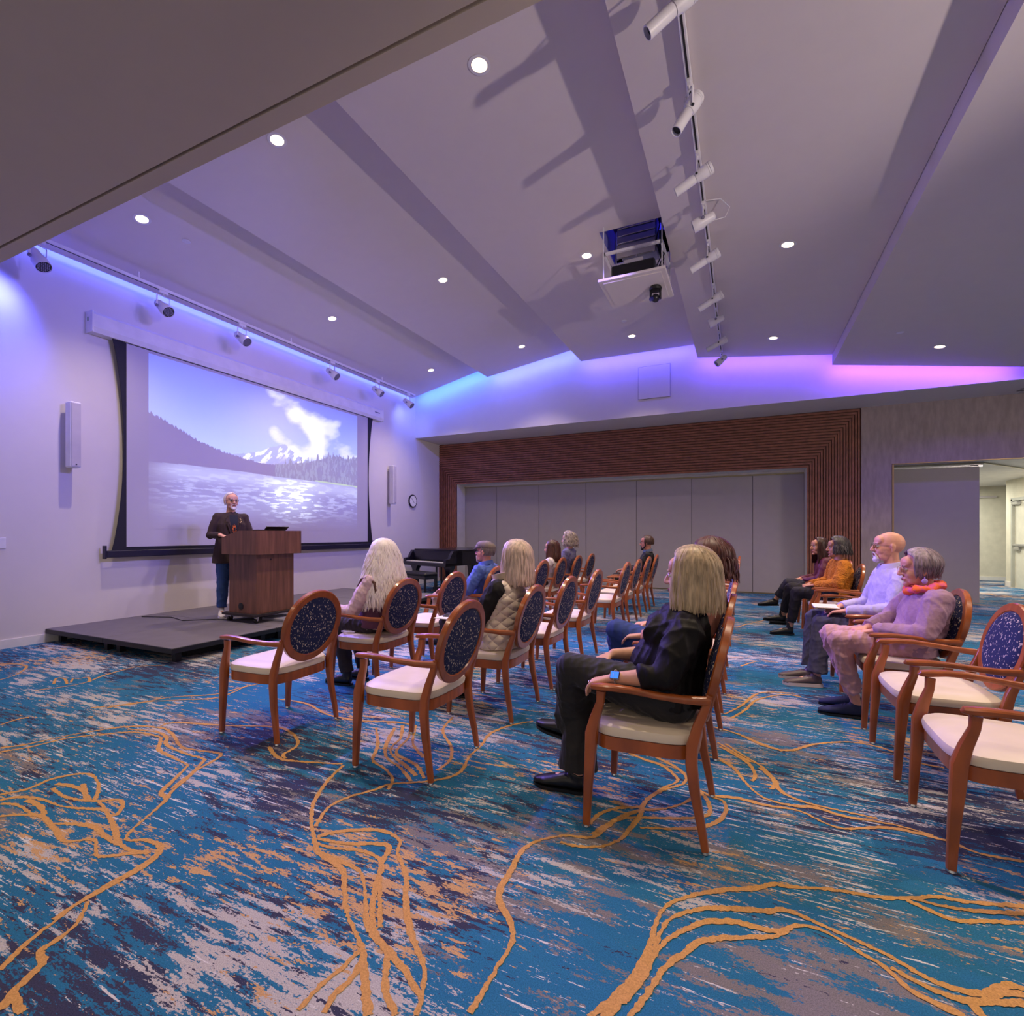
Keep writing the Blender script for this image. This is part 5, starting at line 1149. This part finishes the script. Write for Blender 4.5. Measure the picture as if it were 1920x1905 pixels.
# 11 bald man
cx, cy = .975, 5.05
r, H, V, lat = person('bald man with white goatee and glasses in a light blue shirt, holding an open notebook', (cx, cy, 0),
  seated(cx, cy, hc=(cx+.115, cy, 1.185), nb=(cx+.145, cy, 1.03), chest=(cx+.14, cy, .88), waist=(cx+.12, cy, .71), shN=(cx+.17, cy-.20, .945), shF=(cx+.12, cy+.20, .945), yaw=184, pitch=3, elN=(cx+.09, cy-.26, .70), wrN=(cx-.20, cy-.17, .66), hdN=(-.95, .25, -.15), wrF=(cx-.20, cy+.10, .665), hdF=(-.9, -.4, -.2),
    knN=(cx-.37, cy-.10, .545), knF=(cx-.40, cy+.13, .55), anN=(cx-.41, cy-.15, .09), anF=(cx-.43, cy+.05, .09), toN=(cx-.62, cy-.17, .02), toF=(cx-.62, cy+.05, .02)),
  dict(skin=skin_mat('pink_skin', (220, 158, 136)), male=1, top=M('light_blue_shirt', (190, 180, 216), .7, bump=.5, bs=14, bd=.02), pants=M('slate_trousers', (70, 68, 92), .8, bump=.2, bs=150), shoe=M('taupe_leather', (92, 76, 80), .4), solem=M('pale_sole', (206, 188, 190), .6), sole=.012, laces=M('grey_laces', (96, 84, 96), .8), collar=M('light_blue_collar', (188, 178, 216), .7), hairm=hair_mat('white_brow', (190, 180, 178)), hem=.04, fat=1.15, vox=.008, bvox=.005, flare=.022, pend=.93, wr=.018, wf=20, pwr=.014, topname='shirt', head=1.04, smile=.007, foot=1.08))
H.glasses(r, M('wire_rim', (90, 74, 70), .3, .8)); H.beard(r, hair_mat('white_goatee', (222, 210, 210), .12), False)
nb_ = empty('open_notebook', (cx-.33, cy-.03, .66), 'open notebook with cream pages in the bald man\'s hands', 'notebook')
for s__ in (-1, 1):
    mb = MB(); mb.prism([(0, 0), (.13*s__, .012), (.13*s__, .018), (0, .008)][::s__], 'x', -.09, .09); obj('page', mb, M('cream_page', (240, 226, 205), .8), nb_, False)
mb = MB(); mb.prism([(-.135, .006), (0, -.006), (.135, .006), (.135, .010), (0, -.002), (-.135, .010)], 'x', -.095, .095); obj('cover', mb, M('brown_cover', (80, 50, 46), .6), nb_, False)

# 12 grey-haired woman
cx, cy = .975, 4.23
r, H, V, lat = person('grey-haired woman with glasses in a mauve sweater, orange scarf and pink trousers', (cx, cy, 0),
  seated(cx, cy, hc=(cx+.105, cy, 1.055), nb=(cx+.145, cy, .925), chest=(cx+.15, cy, .80), waist=(cx+.12, cy, .67), shN=(cx+.17, cy-.17, .865), shF=(cx+.13, cy+.17, .865), yaw=182, pitch=-4, elN=(cx+.08, cy-.24, .66), wrN=(cx-.16, cy-.12, .635), hdN=(-.9, .4, -.25), wrF=(cx-.17, cy+.04, .635), hdF=(-.9, -.3, -.25),
    knN=(cx-.36, cy-.08, .55), knF=(cx-.39, cy+.08, .555), anN=(cx-.25, cy-.03, .09), anF=(cx-.22, cy+.17, .09), toN=(cx-.42, cy-.02, .02), toF=(cx-.38, cy+.19, .02)),
  dict(skin=skin_mat('aged_skin', (214, 152, 132)), top=M('mauve_sweater', (160, 126, 150), .95, bump=.45, bs=16, bd=.02), pants=M('dusty_pink_trousers', (196, 150, 160), .8, bump=.4, bs=20, bd=.012), shoe=M('navy_suede', (30, 36, 74), .8), hairm=hair_mat('grey_brow', (120, 104, 108)), hem=.06, fat=1.02, vox=.008, bvox=.005, loose=.028, pend=.82, wr=.020, wf=20, pwr=.018, topname='sweater', curl=.5, laces=M('navy_laces', (24, 28, 60), .8)))
H.hair(r, hair_mat('short_grey_locks', (138, 120, 132), .5), 1100, .250, face=62, w=.0065, vol=.012, flare=-.030, jag=.36, wave=.004, seed=81, back=.18)
H.glasses(r, M('pale_rim', (190, 150, 150), .3, .5))
mb = MB(); c = V['nb']; pts = [c+Vector((math.cos(t)*.088-.01, math.sin(t)*.096, .010+.022*math.cos(t)+.006*math.sin(5*t))) for t in [2*PI*k/30 for k in range(31)]]
mb.tube(pts, [(.030+.009*math.sin(k*1.7), .024+.007*math.cos(k*2.3)) for k in range(31)], 12, cap=False)
sc_m = M('orange_pink_scarf', (232, 96, 40), .7, bump=.5, bs=50); nt = sc_m.node_tree; n_ = nt.nodes.new('ShaderNodeTexNoise'); n_.inputs['Scale'].default_value = 26; tc = nt.nodes.new('ShaderNodeTexCoord'); nt.links.new(tc.outputs['Object'], n_.inputs['Vector'])
cr = nt.nodes.new('ShaderNodeValToRGB'); cr.color_ramp.elements[0].position = .42; cr.color_ramp.elements[0].color = (*lin((240, 104, 30)), 1); cr.color_ramp.elements[1].position = .58; cr.color_ramp.elements[1].color = (*lin((214, 84, 130)), 1); nt.links.new(n_.outputs[0], cr.inputs[0]); nt.links.new(cr.outputs[0], nt.nodes['Principled BSDF'].inputs['Base Color'])
obj('scarf', mb, sc_m, r, world=True)
for y in (-1, 1):
    mb = MB(); p = H.p(-.006, .088*y, -.052); mb.ell(p, (.004, .004, .008), nu=10, nv=6); mb.ell(p+Vector((0, 0, -.022)), (.017, .005, .017), nu=16, nv=10); obj('earring', mb, M('lilac_earring', (170, 140, 220), .3), r, world=True)

# 13 speaker
yw = -22
f = Vector((math.cos(math.radians(yw)), math.sin(math.radians(yw)), 0)); lt2 = Vector((f.y, -f.x, 0))   # lt2: his right side
c = Vector((-6.43, 4.60, 0))
g2 = lambda a, b, z: tuple(c+f*a+lt2*b+Vector((0, 0, z)))
bz = .1625
r, H, V, lat = person('white-bearded speaker in a dark brown blazer and jeans standing at the lectern', (-6.43, 4.60, bz),
  dict(hip=g2(0, 0, bz+.90), waist=g2(.01, 0, bz+1.07), chest=g2(.02, 0, bz+1.26), nb=g2(-.005, 0, bz+1.43), hc=g2(.035, 0, bz+1.575), yaw=yw+6, pitch=2, fwd=tuple(f),
    shN=g2(0, .165, bz+1.355), shF=g2(0, -.165, bz+1.355), elN=g2(.0, .25, bz+1.11), elF=g2(.03, -.24, bz+1.10), wrN=g2(.27, .19, bz+1.115), wrF=g2(.26, -.17, bz+1.12), hdN=(.9, .15, -.25), hdF=tuple(f*.9+Vector((0, 0, -.2))), pnN=(0, 0, -1), thN=(0, 1, 0), thF=tuple(lt2),
    knN=g2(.01, .10, bz+.49), knF=g2(.03, -.11, bz+.49), anN=g2(-.02, .11, bz+.095), anF=g2(0, -.13, bz+.095), toN=g2(.17, .15, bz+.02), toF=g2(.19, -.15, bz+.02)),
  dict(skin=skin_mat('pale_pink_skin', (214, 158, 142)), male=1, top=M('dark_tee', (22, 24, 36), .8), pants=M('speaker_jeans', (52, 82, 142), .8, bump=.4, bs=18, bd=.012), shoe=M('white_sneaker', (224, 216, 224), .6), solem=whitep_m, laces=M('white_laces', (235, 230, 235), .8), hairm=hair_mat('white_beard_hair', (206, 196, 196), .12), stand=1, hem=-.02, vox=.009, bvox=.006, topname='t_shirt', torso=[(.15, .11), (.15, .11), (.14, .11), (.15, .11), (.13, .09), (.066, .062)], sleeve=0.0, pl=.018, curl=.6, hs=1.05, pend=.93))
H.glasses(r); H.beard(r, hair_mat('white_beard', (222, 214, 214), .12), False)
H.hair(r, hair_mat('white_fringe', (212, 202, 206), .12), 240, .215, face=80, w=.006, vol=-.006, flare=-.01, seed=90, cap=False)
bz_m = M('brown_blazer', (58, 40, 42), .85, bump=.3, bs=160)
mb = MB()
tor = [Vector(g2(.0, 0, bz+.73)), Vector(g2(.0, 0, bz+.90)), V['waist'], V['chest'], V['chest'].lerp(V['nb'], .5), V['nb']-Vector((0, 0, .01))]
mb.tube(tor, [(.235, .185), (.215, .175), (.180, .150), (.180, .140), (.150, .110), (.085, .078)], 24, side=lat)
for s_ in 'NF':
    sh, el, wr = V['sh'+s_], V['el'+s_], V['wr'+s_]
    mb.tube([V['chest'].lerp(V['nb'], .6), sh, sh.lerp(el, .4), el, el.lerp(wr, .5), el.lerp(wr, .95)], [.06, .066, .060, .055, .049, .044], 16); mb.ell(sh, .064, nu=14, nv=10); mb.ell(el, .055, nu=12, nv=8)
fuse('blazer', mb, bz_m, r, .009, 4, .008, 16)
fr2 = f
def front(b, z, o=.0): return V['chest']+fr2*(.151+o-.9*b*b)-lat*b*-1*1.0+Vector((0, 0, z-V['chest'].z)) if False else V['chest']+fr2*(.152+o-1.1*b*b-.35*max(0, z-V['chest'].z)-.04*max(0, V['chest'].z-z))+lt2*b+Vector((0, 0, z-V['chest'].z))
z0 = bz+1.385; mb = MB()
prof = [(0, .050), (-.08, .052), (-.17, .045), (-.28, .030), (-.36, .012)]
vs = []
for dz, hw in prof:
    for b in (-hw, -hw*.33, hw*.33, hw): vs.append(front(b-.0, z0+dz, .004))
vs2 = [v-fr2*.012 for v in vs]; n_ = len(vs); fs = [(4*i+j, 4*i+j+1, 4*i+5+j, 4*i+4+j) for i in range(4) for j in range(3)]
mb.add(vs, fs); mb.add(vs2, [q[::-1] for q in fs])
tv = obj('shirt_front', mb, M('tee_navy', (20, 24, 44), .8), r, world=True)
mb = MB(); pr = M('orange_print', (190, 96, 44), .8, var=.5, vs=60)
for k in range(10):
    a = 2*PI*k/10; mb.tube([front(math.cos(a)*.012, bz+1.19+math.sin(a)*.03, .010), front(math.cos(a+.3)*.030, bz+1.19+math.sin(a+.3)*.07, .008)], [(.009, .002), (.003, .002)], 6, side=lat)
obj('shirt_print', mb, pr, tv, world=True)
for sg in (-1, 1):
    mb = MB(); vs = [front(sg*b, z, o) for b, z, o in ((.048, z0+.01, .004), (.092, z0-.055, .014), (.105, z0-.10, .012), (.075, z0-.085, .013), (.085, z0-.13, .012), (.012, z0-.36, .012), (.022, z0-.28, .012), (.042, z0-.16, .011))]
    k = len(vs); v2 = [v-fr2*.008 for v in vs]; mb.add(vs+v2, [tuple(range(k)), tuple(range(2*k-1, k-1, -1))]+[(i, k+i, k+(i+1) % k, (i+1) % k) for i in range(k)]); obj('lapel', mb, bz_m, r, False, world=True)
mb = MB()
for b, z in ((-.075, z0-.045), (-.080, z0-.065), (-.086, z0-.088), (-.070, z0-.10)): mb.ell(front(b, z, .024), (.009, .009, .009), nu=10, nv=6)
obj('lapel_pin', mb, M('pin_gold', (220, 190, 150), .4, .5), r, world=True)
